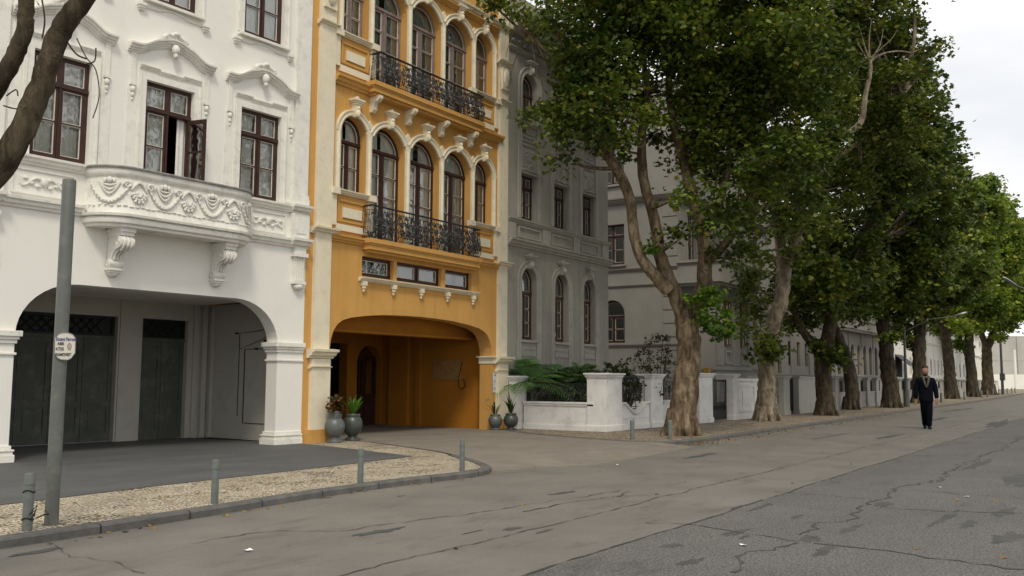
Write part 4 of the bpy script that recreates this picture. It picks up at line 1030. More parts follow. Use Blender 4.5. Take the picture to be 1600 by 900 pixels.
# ---------- rowhouses farther on
def rowhouse(X0, X1, hgt, name, label, m, wins, arched, balc=None, Y0=14.4):
    r = empty(name, (X0, Y0, 0), 0, label, 'building'); L = X1-X0; mb = MB(); hs = [arch_pts(a, b_, z0_, z1_, arched and z1_ < 4.2) for a, b_, z0_, z1_ in wins]
    mb.panel([(0, -.02), (L, -.02), (L, hgt), (0, hgt)], hs, 0, .25); body(mb, 0, L, .25, 10, 0, hgt); mb.build('wall', m, r)
    for a, b_, z0_, z1_ in wins: window(r, a+.002, b_-.002, z0_, z1_-.002, .12, arched and z1_ < 4.2, 'brown', top=.7, rows=2, mid=.07, fr=.05, leaf=.02, curtain='curtain2', simple=True)
    tm = MB(); tm.sweep([(0, 1.5), (L, 1.5)], scaleprof(CORN, .8, 1)); tm.sweep([(0, hgt-.5), (L, hgt-.5)], scaleprof(CORN, 3, 2.5))
    if balc:
        tm.box(.3, L-.3, -.55, 0, 4.3, 4.45); tm.box(.25, L-.25, -.62, 0, 4.45, 4.55); tm.box(.3, L-.3, -.58, -.48, 4.55, 5.0); tm.box(.25, L-.25, -.64, -.42, 5.0, 5.1)
        for x in np.arange(.9, L-.5, 2.1): tm.box(x-.12, x+.12, -.60, 0, 4.4, 5.05); tm.tube([(x, -.5, 5.1), (x, -.5, 7.2)], .09, 8)
    else: tm.sweep([(0, 4.4), (L, 4.4)], scaleprof(CORN, 1.2, 1.4))
    for x in np.arange(.25, L, 3.2): tm.box(x-.12, x+.12, -.05, 0, 1.65, hgt-.5)
    tm.build('moulding', m, r); return r
M['row_white'] = mat('rowhouse_plaster', (.30, .285, .245), .9, .08, 1, dirt=(.26, .25, .22), dirt_scale=.8, dirt_amt=.5, streak=True)  # plaster darkened, the shade of the trees is put into the colour
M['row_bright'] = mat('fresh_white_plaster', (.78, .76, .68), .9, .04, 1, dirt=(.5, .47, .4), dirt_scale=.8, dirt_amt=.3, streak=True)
w5 = []
for u, z0_ in ((11.9, 1.7), (13.55, 2.1), (15.0, 2.1), (16.4, 2.1), (18.0, 1.7), (19.6, 2.1), (20.9, 2.1)): w5 += [(u-10.5, u-10.5+.55, z0_, 3.32), (u-10.5, u-10.5+.55, 5.4, 7.2)]
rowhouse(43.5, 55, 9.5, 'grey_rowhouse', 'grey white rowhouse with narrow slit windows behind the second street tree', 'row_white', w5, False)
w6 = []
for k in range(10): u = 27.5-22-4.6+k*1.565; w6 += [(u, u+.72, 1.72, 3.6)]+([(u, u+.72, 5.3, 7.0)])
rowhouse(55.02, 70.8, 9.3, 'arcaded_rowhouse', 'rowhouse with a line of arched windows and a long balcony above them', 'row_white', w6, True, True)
w7 = []
for k in range(13):
    u = 4.2+k*1.75; w7 += [(u, u+.6, 1.9, 3.2), (u, u+.8, 5.2, 6.9)]
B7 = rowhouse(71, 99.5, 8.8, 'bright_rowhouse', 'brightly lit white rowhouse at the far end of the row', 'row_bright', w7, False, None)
aw = MB(); aw.box(.6, 3.0, -.02, .1, .5, 3.1); aw.build('doorway', 'dark', B7)
aw = MB(); aw.add([(.5, 0, 3.3), (3.1, 0, 3.3), (3.1, -1.0, 2.5), (.5, -1.0, 2.5), (.5, 0, 3.25), (3.1, 0, 3.25), (3.1, -1.0, 2.45), (.5, -1.0, 2.45)], [(0, 3, 2, 1), (4, 5, 6, 7), (3, 7, 6, 2), (0, 4, 7, 3), (1, 2, 6, 5)]); aw.build('awning', 'awning', B7)
for k in range(3):
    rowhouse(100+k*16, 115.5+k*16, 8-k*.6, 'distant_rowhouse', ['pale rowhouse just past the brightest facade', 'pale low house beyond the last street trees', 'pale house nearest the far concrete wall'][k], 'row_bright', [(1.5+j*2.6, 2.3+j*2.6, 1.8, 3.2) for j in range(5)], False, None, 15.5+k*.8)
# far concrete building closing the street
c0 = PX(1470, 605, 215); fwv = F0
FB = empty('far_concrete_building', (c0[0], c0[1], 0), math.atan2(R0[1], R0[0]), 'long plain concrete building closing the far end of the street', 'building')
fb = MB(); fb.box(0, 70, 0, 15, -.1, 12.0); fb.box(30, 70, 2, 12, 12.0, 13.2)
fb.build('wall', 'concrete_far', FB)
sm = MB()
for z in (6.3, 11.8): sm.box(-.05, 70.05, -.06, 0, z, z+.16)
for x in (6, 12, 18, 24, 30): sm.box(x, x+.3, -.3, 0, 0, 12)
sm.build('seam', 'concrete_far', FB)
for k, x in enumerate((9, 16, 27)):
    pass
lw = MB(); lw.box(0, 60, -.2, .2, -.1, 2.9); q = PX(1545, 604, 190)
o = lw.build('boundary_wall', 'row_bright'); o.location = (q[0], q[1], 0); o.rotation_euler.z = math.atan2(R0[1], R0[0]); tag(o, 'low white boundary wall in front of the far concrete building', 'wall')

# ------------------------------------------------------------------ garden walls along the right pavement
def pillar(mb, x0, x1, y0, y1, top=1.5, e=.05):
    mb.box(x0, x1, y0, y1, 0, top-.14); mb.box(x0-.025, x1+.025, y0-.025, y1+.025, 0, .16)
    mb.box(x0-.02, x1+.02, y0-.02, y1+.02, top-.14, top-.10); mb.box(x0-.045, x1+.045, y0-.045, y1+.045, top-.10, top-.05); mb.box(x0-.075, x1+.075, y0-.075, y1+.075, top-.05, top)
def iron_panel(mb, p0, p1, z0_, z1_):
    a = Vector((p0[0], p0[1], 0)); b_ = Vector((p1[0], p1[1], 0)); L = (b_-a).length; d = (b_-a)/L
    def P3(s, z): q = a+d*s; return (q.x, q.y, z)
    for z in (z0_+.04, z0_+.1, z1_-.04, z1_): mb.tube([P3(0, z), P3(L, z)], .011, 5)
    n = max(1, int(L/.42)); h = z1_-z0_
    for k in range(n):
        c = (k+.5)*L/n
        for (r, cz, st) in ((.17, .5, 0), (.10, .5, 2)):
            for mir in (-1, 1):
                pts = scroll(None, (0, z0_+h*cz), min(r, h*.4), 1.2, st, 1, pts_out=True); mb.tube([P3(c+mir*(x*.9+.02), z) for x, _, z in pts], .010, 4, cap=False)
        for mir in (-1, 1):
            mb.tube([P3(c+mir*t_*L/n/2, z0_+h*(.08+.8*abs(math.sin(t_*2.2)))) for t_ in np.linspace(0, 1, 8)], .009, 4, cap=False)
    for k in range(2*n+1): mb.tube([P3(min(L, k*L/n/2), z0_), P3(min(L, k*L/n/2), z1_)], .009, 4, cap=False)
def low_wall(mb, x0, x1, y, t_=.28, top=.74, swag=False):
    if not swag:
        mb.box(x0, x1, y, y+t_, 0, top-.10); mb.box(x0, x1, y-.03, y+t_+.03, top-.10, top-.05); mb.box(x0, x1, y-.05, y+t_+.05, top-.05, top)
        mb.box(x0, x1, y-.03, y, 0, .14); mb.box(x0+.15, x1-.15, y-.012, y, .28, .30); mb.box(x0+.15, x1-.15, y-.012, y, .52, .54)
    else:
        n = 16; tops = [top-.28*math.sin(math.pi*min(1, max(0, (k/n-.12)/.76)))**1.2 for k in range(n+1)]
        xs = [x0+(x1-x0)*k/n for k in range(n+1)]
        mb.prism([(x1, 0)]+[(xs[k], tops[k]-.06) for k in range(n, -1, -1)]+[(x0, 0)][:1], y, y+t_)
        mb.sweep([(xs[k], tops[k]-.07) for k in range(n+1)], [(-y-t_-.04, 0), (-y+.03, 0), (-y+.05, .03), (-y+.05, .07), (-y-t_-.04, .07)])
        mb.box(x0, x1, y-.03, y, 0, .14); mb.box(x0+.1, x1-.1, y-.012, y, .30, .32)
M['garden_grey'] = mat('shaded_limewash', (.41, .395, .35), .9, .08, 2, .3, 40, dirt=(.22, .21, .18), dirt_scale=2, dirt_amt=.7)  # same limewash as the white garden walls, with tree shade in the colour
g1 = empty('garden_wall', (21.5, 11.3, 0), 0, 'white garden wall with iron panels wrapping the garden beside the orange house', 'wall')
gm = MB()
# side toward the drive: in local coords x -.35..0 ; y 2.6 -> .2
gm.box(-.33, -.05, .3, 2.45, 0, .64); gm.box(-.36, -.02, .3, 2.45, .64, .69); gm.box(-.38, 0, .3, 2.45, .69, .74); gm.box(-.36, -.33, .3, 2.45, 0, .14)
low_wall(gm, .62, 2.32, 0, swag=True); low_wall(gm, 3.25, 5.6, 0)
gm.build('wall', 'garden_white', g1, bevel=.008)
for (x0, x1, y0, y1) in ((-.42, .62, -.12, .55), (2.32, 3.22, -.1, .4), (-.62, .0, 2.45, 2.85)):
    p = MB(); pillar(p, x0+.06, x1-.06, y0+.06, y1-.06, 1.5 if y1 < 2 else 1.42); p.build('pillar', 'garden_white', g1, bevel=.01)
for a in (((-.19, .5), (-.19, 2.45), .76, 1.22), ((.66, .14), (2.3, .14), .5, 1.42), ((3.3, .14), (5.6, .14), .76, 1.3)):
    p = MB(); iron_panel(p, a[0], a[1], a[2], a[3]); p.build('railing', 'iron', g1)
g2 = empty('garden_wall', (27.3, 11.3, 0), 0, 'white garden wall with a black iron gate just right of the big leaning tree', 'wall')
for (x0, x1) in ((-.1, 1.0), (2.85, 3.3)):
    p = MB(); pillar(p, x0, x1, -.1, .5, 1.55); p.build('pillar', 'garden_white', g2, bevel=.01)
gm = MB(); gm.box(3.3, 5.9, 0, .3, 0, 1.3); gm.box(3.3, 5.9, -.05, .35, 1.3, 1.4); gm.panel([(3.5, .25), (5.2, .25), (5.2, 1.2), (3.5, 1.2)], [[(3.6, .35), (5.1, .35), (5.1, 1.1), (3.6, 1.1)]], -.03, 0, back=False); gm.box(3.95, 4.75, -.02, 0, .45, 1.0); gm.build('wall', 'garden_white', g2)
gt_ = MB(); gt_.panel([(1.02, .05), (2.83, .05), (2.83, 1.36), (1.02, 1.36)], [[(1.08, .62), (2.77, .62), (2.77, 1.28), (1.08, 1.28)]], .14, .17)
for k in range(16): gt_.tube([(1.1+k*.11, .15, .6), (1.1+k*.11, .15, 1.3)], .011, 5, cap=False)
for k in range(5): scroll(gt_, (1.3+k*.32, .42), .12, 1.3, 0, 1, .012, y=.12)
gt_.build('gate', 'iron', g2)
g3 = empty('garden_wall', (33.5, 11.5, 0), 0, 'grey white garden wall with a plain grey gate and a black gate', 'wall')
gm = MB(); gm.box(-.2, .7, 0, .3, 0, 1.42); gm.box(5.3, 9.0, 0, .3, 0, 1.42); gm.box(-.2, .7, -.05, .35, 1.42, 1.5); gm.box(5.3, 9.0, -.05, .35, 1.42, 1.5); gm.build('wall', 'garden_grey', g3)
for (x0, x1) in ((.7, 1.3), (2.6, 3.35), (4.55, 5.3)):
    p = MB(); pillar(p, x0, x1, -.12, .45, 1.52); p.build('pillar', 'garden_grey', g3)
p = MB(); p.box(1.3, 2.6, .1, .16, .03, 1.4); p.box(1.3, 2.6, .07, .1, .7, .76); p.build('gate', 'gate_grey', g3)
p = MB(); p.box(3.35, 4.55, .12, .15, .03, 1.4)
for k in range(11): p.tube([(3.4+k*.11, .11, .1), (3.4+k*.11, .11, 1.45)], .012, 5, cap=False)
p.build('gate', 'iron', g3)
def long_wall(x0, x1, y, pitch_, label, m):
    r = empty('garden_wall', (x0, y, 0), 0, label, 'wall'); L = x1-x0; mb = MB(); low_wall(mb, 0, L, 0, top=.80); mb.build('wall', m, r)
    x = 0
    while x < L-.4:
        p = MB(); pillar(p, x, x+.62, -.1, .4, 1.5); p.build('pillar', m, r)
        if x+pitch_ < L+.3:
            p = MB(); e = min(x+pitch_, L)
            for z in (.86, 1.0, 1.15, 1.3): p.box(x+.62, e, .12, .16, z, z+.035)
            for q in np.arange(x+.75, e, .18): p.box(q, q+.025, .12, .15, .8, 1.32)
            p.build('railing', 'iron', r)
        x += pitch_
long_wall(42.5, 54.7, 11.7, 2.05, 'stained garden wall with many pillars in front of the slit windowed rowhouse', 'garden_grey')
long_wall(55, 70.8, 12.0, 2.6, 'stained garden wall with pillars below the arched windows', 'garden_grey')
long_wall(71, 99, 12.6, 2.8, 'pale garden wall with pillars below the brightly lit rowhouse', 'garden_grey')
long_wall(100, 130, 14.0, 3.0, 'pale garden wall farthest down the street', 'row_bright')
# ------------------------------------------------------------------ trees
def lobed():
    pts = []
    rad = [1, .55, .85, .5, .62, .38, .62, .5, .85, .55]; n = 10
    for i in range(n):
        a = math.pi/2+2*math.pi*i/n; pts.append((rad[i]*math.cos(a)*.55, rad[i]*math.sin(a)*.5+.1))
    return np.array([(x, y, -.25*abs(x)-.12*y*y) for x, y in pts])
LOBED = lobed()
KITE = np.array([(0, -.5, 0), (.38, -.05, -.10), (.2, .4, -.05), (0, .55, -.12), (-.2, .4, -.05), (-.38, -.05, -.10)])
STRAPL = np.array([(0, -.5, 0), (.14, -.1, -.03), (.1, .35, -.06), (0, .6, -.12), (-.1, .35, -.06), (-.14, -.1, -.03)])
def leaf_mesh(name, C, size, m, parent, tmpl=LOBED, upbias=.8, szvar=.35, droop=None):
    N = len(C); k = len(tmpl)
    nrm = rng.normal(size=(N, 3)); nrm[:, 2] = np.abs(nrm[:, 2])*.7+upbias; nrm /= np.linalg.norm(nrm, axis=1)[:, None]
    t_ = rng.normal(size=(N, 3)); t_[:, 2] -= .4; t_ -= nrm*np.sum(t_*nrm, axis=1)[:, None]; t_ /= np.linalg.norm(t_, axis=1)[:, None]
    b_ = np.cross(t_, nrm); s = size*(1+szvar*rng.uniform(-1, 1, N))
    V = C[:, None, :]+s[:, None, None]*(b_[:, None, :]*tmpl[None, :, 0, None]+t_[:, None, :]*tmpl[None, :, 1, None]+nrm[:, None, :]*tmpl[None, :, 2, None])
    me = bpy.data.meshes.new(name); me.vertices.add(N*k); me.vertices.foreach_set('co', V.reshape(-1).astype(np.float32))
    me.loops.add(N*k); me.loops.foreach_set('vertex_index', np.arange(N*k, dtype=np.int32))
    me.polygons.add(N); me.polygons.foreach_set('loop_start', np.arange(0, N*k, k, dtype=np.int32)); me.polygons.foreach_set('loop_total', np.full(N, k, dtype=np.int32))
    me.update(calc_edges=True); me.materials.append(M[m])
    o = bpy.data.objects.new(name, me); COL.objects.link(o); o.parent = parent; return o
def clump_points(blobs, dens, clump_r=.34, per=42):
    """blobs: (x,y,z,r) ; leaves gathered in clumps, mostly in the outer half of each blob"""
    out = []
    for (x, y, z, r, k) in blobs:
        nc = max(3, int(dens*k*r*r)); d = rng.normal(size=(nc, 3)); d /= np.linalg.norm(d, axis=1)[:, None]
        rr = r*(rng.uniform(.15, 1, nc)**.45)*(1+.22*rng.normal(size=nc)*.6)
        cc = np.array([x, y, z])+d*rr[:, None]*np.array([1, 1, .92])
        cr_ = clump_r*rng.uniform(.6, 1.4, nc)
        pts = cc[:, None, :]+rng.normal(size=(nc, per, 3))*(cr_[:, None, None]*np.array([.6, .6, .36]))
        out.append(pts.reshape(-1, 3))
    return np.concatenate(out)

def tree(name, base, label, trunk, limbs, blobs, leaf, bark, dens=26, size=.19, per=42, cr_=.34, sprouts=None, group='plane trees along the pavement', tmpl=LOBED, flare=1.7, dead=None):
    base = np.array(base, float); r = empty(name, tuple(base), 0, label, 'tree', group)
    tb = MB()
    def loc(p): return tuple(np.array(p)-base)
    def curve(P, R, n=12, rough=.05, k=5):
        pts = smooth_path([tuple(loc(p)) for p in P], k); rr = np.interp(np.linspace(0, 1, len(pts)), np.linspace(0, 1, len(R)), R)
        pts = [tuple(np.array(p)+rng.normal(size=3)*q*.05) for p, q in zip(pts, rr)]
        tb.tube(pts, list(rr), n, rough)
    P, R = trunk
    curve(P, R, 18, .04, 6)
    # root flare
    R0_ = R[0]
    for k in range(8):
        a = k*math.pi/4+random.uniform(-.2, .2); L = R0_*random.uniform(1.0, 1.0+(flare-1)*.5)
        tb.tube([(math.cos(a)*R0_*.55, math.sin(a)*R0_*.55, R0_*1.6), (math.cos(a)*R0_*.85, math.sin(a)*R0_*.85, R0_*.6), (math.cos(a)*L, math.sin(a)*L, .0), (math.cos(a)*L*1.12, math.sin(a)*L*1.12, -.08)], [R0_*.40, R0_*.32, R0_*.20, R0_*.09], 8, .08)
    anchors = list(smooth_path([tuple(loc(p)) for p in P], 3))[6:]
    for P_, R_ in limbs:
        curve(P_, R_, 10, .05, 4); anchors += smooth_path([tuple(loc(p)) for p in P_], 3)[2:]
    A = np.array(anchors)
    for (x, y, z, rr, k) in blobs:
        c = np.array([x, y, z])-base; dd = np.linalg.norm(A-c, axis=1); j = int(np.argmin(dd+np.where(A[:, 2] > c[2], 2., 0))); a = A[j]
        if dd[j] > .5:
            L = dd[j]; mid_ = (a+c)/2+rng.normal(size=3)*L*.08; mid_[2] -= L*.05; w0 = min(.11, .025+.018*L)
            pts = smooth_path([tuple(a), tuple(mid_), tuple(c)], 5); tb.tube(pts, list(np.linspace(w0, .018, len(pts))), 6, .08)
        for q in range(4 if rr > .5 else 2):
            d = rng.normal(size=3); d /= np.linalg.norm(d); d[2] = abs(d[2])*.6; e = c+d*rr*.9; m_ = (c+e)/2+rng.normal(size=3)*rr*.1
            tb.tube([tuple(c), tuple(m_), tuple(e)], [.022, .014, .006], 4, 0)
    if dead:
        for P_, R_ in dead: curve(P_, R_, 6, .02, 4)
    tb.build('trunk', bark, r, smooth=70)
    B = [(x-base[0], y-base[1], z-base[2], rr, k) for x, y, z, rr, k in blobs]
    C = clump_points(B, dens, cr_, per); leaf_mesh('crown', C, size, leaf, r, tmpl)
    if sprouts:
        B = [(x-base[0], y-base[1], z-base[2], rr, k) for x, y, z, rr, k in sprouts]
        C = clump_points(B, 60, .16, 26); o = leaf_mesh('shoots', C, size*.9, 'leaf_young', r, tmpl)
    return r
def px_blobs(L, depth, jitter=1.3):
    out = []
    for q in L:
        px, py, rp_ = q[:3]; k = q[3] if len(q) > 3 else 1.; dd = depth+(q[4] if len(q) > 4 else random.uniform(-jitter, jitter))
        p = PX(px, py, dd); out.append((p[0], p[1], p[2], rp_*dd/FPX, k))
    return out
def dpt(p): return float((np.array(p)-CAM)@FW)
def PP(L, depth): return [PX(a, b_, depth+(c[0] if c else 0)) for a, b_, *c in L]
# --- tree 1
b1 = G(1065, 680); D1 = dpt(b1)
trunk1 = ([b1, *PP([(1068, 640), (1073, 590), (1076, 540), (1072, 500)], D1)], [.38, .33, .30, .285, .27])
limbs1 = [
    (PP([(1072, 510), (1058, 470), (1042, 430), (1030, 395), (1022, 340), (1010, 300), (1003, 260), (1004, 200), (1012, 150), (1000, 60)], D1), [.22, .19, .17, .15, .13, .125, .12, .10, .08, .05]),
    (PP([(1045, 455), (1018, 425), (998, 395), (988, 350), (985, 315), (970, 275), (950, 240), (930, 180), (900, 110)], D1-.3), [.16, .135, .13, .125, .12, .13, .13, .09, .05]),
    (PP([(1082, 500), (1096, 460), (1101, 420), (1100, 375), (1096, 350), (1080, 300), (1068, 250), (1052, 190), (1045, 120), (1060, 30)], D1+.3), [.24, .2, .18, .165, .15, .14, .12, .1, .08, .05]),
    (PP([(1100, 365), (1120, 330), (1128, 300), (1140, 250), (1150, 180), (1160, 90)], D1+.5), [.13, .12, .10, .08, .06, .04]),
    (PP([(1104, 410), (1135, 380), (1165, 330), (1190, 270), (1215, 200)], D1+.2), [.12, .10, .08, .06, .04]),
]
bl1 = px_blobs([(875, 60, 42, .55), (855, 15, 40, .5), (925, 30, 60), (930, 100, 60), (985, 40, 60), (1060, 40, 75), (1140, 60, 80), (1220, 70, 75), (1060, 120, 45), (1130, 150, 70), (1210, 170, 70), (900, 175, 42), (945, 195, 40), (835, 165, 22, .6), (862, 195, 26, .7),
                 (1090, 240, 45, .8), (1150, 250, 60), (1215, 260, 60), (1075, 300, 30, .6), (1130, 330, 42, .8), (1190, 340, 50, .7), (1245, 320, 45, .8), (1060, 375, 25, .5), (1150, 395, 36, .55), (1250, 20, 70), (990, 150, 38), (970, 230, 22, .6),
                 (880, -60, 70), (980, -70, 90), (1100, -80, 110), (1220, -70, 90), (1150, -200, 120), (1000, -200, 110), (1020, 170, 28, .7), (905, 130, 40), (1035, 210, 22, .6), (800, 20, 22, .35), (775, 12, 18, .3), (960, 110, 45), (880, 235, 20, .4), (1180, 110, 60), (1110, 200, 60), (1280, 110, 60), (1275, 220, 45)], D1, 1.6)
bl1 += px_blobs([(1000, -40, 130, .7), (1150, -20, 140, .7), (1240, 120, 70, .6)], D1+3.2, .6)
bl1 += px_blobs([(930, 165, 44, .9), (980, 185, 36, .8), (898, 205, 26, .5), (950, 222, 24, .7), (918, 120, 36, .8)], D1-1.6, .4)
bl1 += px_blobs([(1180, 180, 90, .7), (1240, 260, 70, .7), (1130, 60, 100, .6)], D1+5, .6)
dead1 = [(PP([(850, -40), (832, 40), (836, 95), (850, 140)], D1-.8), [.03, .02, .014, .006]), (PP([(845, 30), (815, 70), (800, 110), (792, 150)], D1-.8), [.018, .012, .008, .004]), (PP([(835, 60), (860, 110), (880, 140), (905, 150)], D1-.8), [.02, .015, .01, .006]), (PP([(845, 10), (805, 45), (790, 90)], D1-.9), [.016, .010, .004])]
tree('plane_tree', b1, 'big leaning plane tree with forked trunk and bright green shoots, nearest the driveway', trunk1, limbs1, bl1, 'leaf', 'bark', dens=40, size=.15, per=52, sprouts=px_blobs([(1100, 475, 26), (1125, 500, 26), (1098, 505, 22), (1140, 515, 14, .8), (1115, 460, 16), (1015, 388, 9, .8), (1122, 525, 14), (1085, 470, 12)], D1-.5, .2), dead=dead1)
# --- tree 2
b2 = G(1198, 657); D2 = dpt(b2)
trunk2 = ([b2, *PP([(1199, 620), (1198, 580), (1200, 540), (1208, 505), (1220, 470), (1224, 430), (1226, 400)], D2)], [.38, .33, .30, .27, .25, .24, .25, .26])
limbs2 = [(PP([(1224, 410), (1218, 370), (1214, 330), (1212, 280), (1222, 200)], D2), [.19, .17, .14, .1, .06]),
          (PP([(1230, 405), (1246, 375), (1252, 330), (1258, 290), (1262, 255)], D2-.3), [.17, .15, .13, .11, .09]),
          (PP([(1248, 365, 4.4), (1256, 315, 3.0), (1262, 268, 1.4), (1285, 236, .4), (1320, 212), (1345, 190), (1352, 150), (1360, 110), (1359, 92)], D2-4.8), [.13, .12, .11, .10, .095, .09, .07, .055, .045]),
          (PP([(1255, 300), (1290, 260), (1330, 230), (1370, 200), (1410, 150)], D2), [.1, .09, .07, .05, .03])]
TW = D2-4.8
dead2 = [(PP([(1359, 95), (1352, 75), (1345, 50), (1340, 35)], TW), [.035, .02, .012, .005]), (PP([(1359, 95), (1358, 60), (1362, 30)], TW), [.03, .018, .006]), (PP([(1360, 95), (1375, 70), (1380, 45)], TW), [.028, .015, .005]), (PP([(1360, 96), (1380, 84), (1405, 80), (1425, 82), (1440, 76)], TW), [.035, .028, .022, .016, .006]), (PP([(1354, 92), (1342, 70), (1338, 60)], TW), [.02, .012, .005]),
         (PP([(1360, 90), (1392, 62), (1402, 45)], TW), [.016, .010, .004]), (PP([(1280, 235), (1276, 220), (1279, 205)], TW), [.03, .02, .01])]
bl2 = px_blobs([(1300, 60, 62), (1360, 30, 55), (1400, 70, 48), (1430, 35, 26, .7), (1445, 110, 30, .7), (1320, 140, 55), (1390, 140, 55), (1340, 210, 50, .8), (1400, 210, 50), (1275, 280, 45), (1230, 300, 42, .8), (1320, 290, 50), (1205, 300, 32, .7), (1240, 345, 34, .7), (1175, 425, 25, .7), (1165, 455, 22, .7), (1178, 480, 26, .8), (1168, 510, 16, .8),
                 (1330, -40, 90), (1420, -40, 60), (1250, -60, 90), (1290, 150, 45), (1460, 75, 16, .5), (1445, 170, 30, .8), (1290, 355, 36, .8), (1200, 535, 14, 1.2, -.5), (1190, 550, 12, 1.2, -.4), (1210, 552, 12, 1.2, -.4), (1180, 390, 26, .5), (1250, 400, 22, .6)], D2, 1.6)
bl2 += px_blobs([(1330, 80, 100, .7), (1390, 240, 70, .7), (1300, 250, 70, .6)], D2+3, .5)
tree('plane_tree', b2, 'plane tree with a pale bent trunk and a long bare pale branch', trunk2, limbs2, bl2, 'leaf_b', 'bark_pale', dens=28, size=.19, per=48, dead=dead2)
# --- trees 3..9
def far_tree(px, py, label, tr_px, tr_R, limbs_px, blobs, leaf, bark='bark_dark', dens=20, size=.24, per=42, cr_=.4, back=None, **kw):
    b_ = G(px, py); D_ = dpt(b_)
    tree('plane_tree', b_, label, ([b_, *PP(tr_px, D_)], tr_R), [(PP(l, D_), R_) for l, R_ in limbs_px], px_blobs(blobs, D_, 2.0)+(px_blobs(back, D_+3.5, .6) if back else []), leaf, bark, dens=dens, size=size, per=per, cr_=cr_, **kw)
far_tree(1290, 649, 'olive barked plane tree forked low, third along the right pavement', [(1288, 610), (1286, 575), (1290, 545), (1298, 500), (1304, 450), (1300, 400)], [.36, .32, .30, .28, .23, .18, .13],
         [([(1288, 565), (1272, 540), (1250, 510), (1240, 480)], [.22, .19, .14, .08]), ([(1300, 480), (1330, 420), (1350, 360)], [.14, .1, .05])],
         [(1430, 150, 45), (1445, 210, 42), (1420, 260, 48), (1370, 300, 50), (1320, 350, 50), (1280, 390, 48), (1250, 420, 42), (1235, 455, 36), (1255, 490, 34, .8), (1275, 460, 38), (1340, 400, 48), (1305, 430, 40), (1465, 190, 20, .7), (1455, 240, 26), (1300, 552, 15, 1.2, -.5), (1288, 545, 12, 1.2, -.4), (1310, 560, 10, 1.2, -.5), (1235, 505, 18, .7), (1300, 490, 20, .6), (1380, 200, 60), (1390, 120, 60)], 'leaf', 'bark_olive', dens=24, back=[(1400, 250, 80, .7), (1300, 400, 70, .9), (1260, 440, 45, .9), (1340, 450, 45, .9)])
far_tree(1330, 640, 'plane tree with a dark slanting trunk, fourth along the pavement', [(1330, 600), (1322, 560), (1310, 530), (1300, 505), (1296, 470)], [.36, .31, .28, .27, .24, .18],
         [([(1300, 500), (1330, 440), (1370, 380)], [.18, .12, .06])],
         [(1480, 240, 22, .8), (1475, 280, 34), (1440, 300, 50), (1400, 350, 55), (1360, 400, 50), (1330, 440, 45), (1430, 380, 50), (1340, 470, 34), (1320, 455, 38), (1495, 262, 14, .6), (1300, 500, 18, .6), (1350, 480, 20, .6)], 'leaf', 'bark_dark', dens=24, size=.25, back=[(1420, 350, 70, .8), (1370, 430, 50, .9), (1320, 470, 28, .9)])
far_tree(1393, 637, 'plane tree with a thick dark trunk just left of a street lamp post', [(1391, 600), (1386, 560), (1382, 520), (1376, 490), (1365, 450)], [.44, .39, .36, .34, .31, .2],
         [([(1378, 495), (1395, 450), (1420, 390)], [.22, .15, .08]), ([(1376, 490), (1360, 465), (1345, 430)], [.2, .14, .08])],
         [(1490, 310, 30), (1460, 350, 45), (1420, 400, 50), (1380, 430, 45), (1350, 450, 36), (1400, 470, 34), (1375, 475, 24, .8), (1440, 440, 45), (1500, 280, 18, .7), (1405, 505, 16, .7), (1395, 530, 10, .7)], 'leaf', 'bark_dark', dens=22, size=.28, back=[(1440, 390, 60, .8)])
far_tree(1438, 630, 'plane tree whose trunk rises just behind the walking man', [(1437, 600), (1436, 560), (1437, 520), (1440, 480), (1445, 440)], [.46, .41, .38, .36, .31, .22],
         [([(1436, 545), (1425, 530), (1415, 505), (1410, 480)], [.18, .15, .1, .06]), ([(1440, 500), (1465, 485), (1490, 478)], [.14, .1, .05])],
         [(1505, 330, 32), (1480, 380, 42), (1450, 430, 42), (1430, 465, 34), (1420, 495, 20, .7), (1475, 450, 40), (1500, 420, 40), (1415, 520, 10, .6), (1510, 295, 16, .7), (1455, 490, 18, .5), (1425, 540, 8, .6)], 'leaf', 'bark_dark', dens=22, size=.32, back=[(1480, 420, 45, .8)])
far_tree(1487, 623, 'plane tree right of the walking man, its crown catching the light', [(1486, 600), (1483, 570), (1480, 540), (1476, 510), (1478, 470)], [.52, .45, .42, .40, .36, .28],
         [([(1480, 520), (1495, 490), (1510, 450)], [.3, .2, .1]), ([(1478, 525), (1468, 505), (1465, 480)], [.2, .15, .08])],
         [(1540, 290, 20), (1530, 320, 32), (1515, 360, 42), (1500, 410, 42), (1490, 455, 40), (1520, 440, 36), (1480, 490, 24, .8), (1545, 350, 30), (1470, 515, 14, .7), (1500, 500, 16, .6)], 'leaf_far', 'bark_dark', dens=22, size=.34, cr_=.5, back=[(1515, 400, 45, .8)])
far_tree(1520, 620, 'plane tree second from the far end of the row', [(1519, 595), (1516, 565), (1514, 540), (1514, 510), (1518, 470)], [.54, .46, .42, .40, .36, .28],
         [([(1514, 560), (1506, 545), (1498, 520)], [.25, .2, .1]), ([(1515, 520), (1530, 490), (1540, 450)], [.25, .2, .1])],
         [(1560, 330, 22), (1560, 370, 34), (1545, 420, 38), (1525, 460, 36), (1505, 500, 22, .8), (1540, 480, 28), (1575, 400, 32), (1495, 535, 12, .7), (1505, 515, 16, .7), (1580, 345, 12, .6)], 'leaf_far', 'bark_dark', dens=24, size=.38, cr_=.55, back=[(1550, 420, 40, .8)])
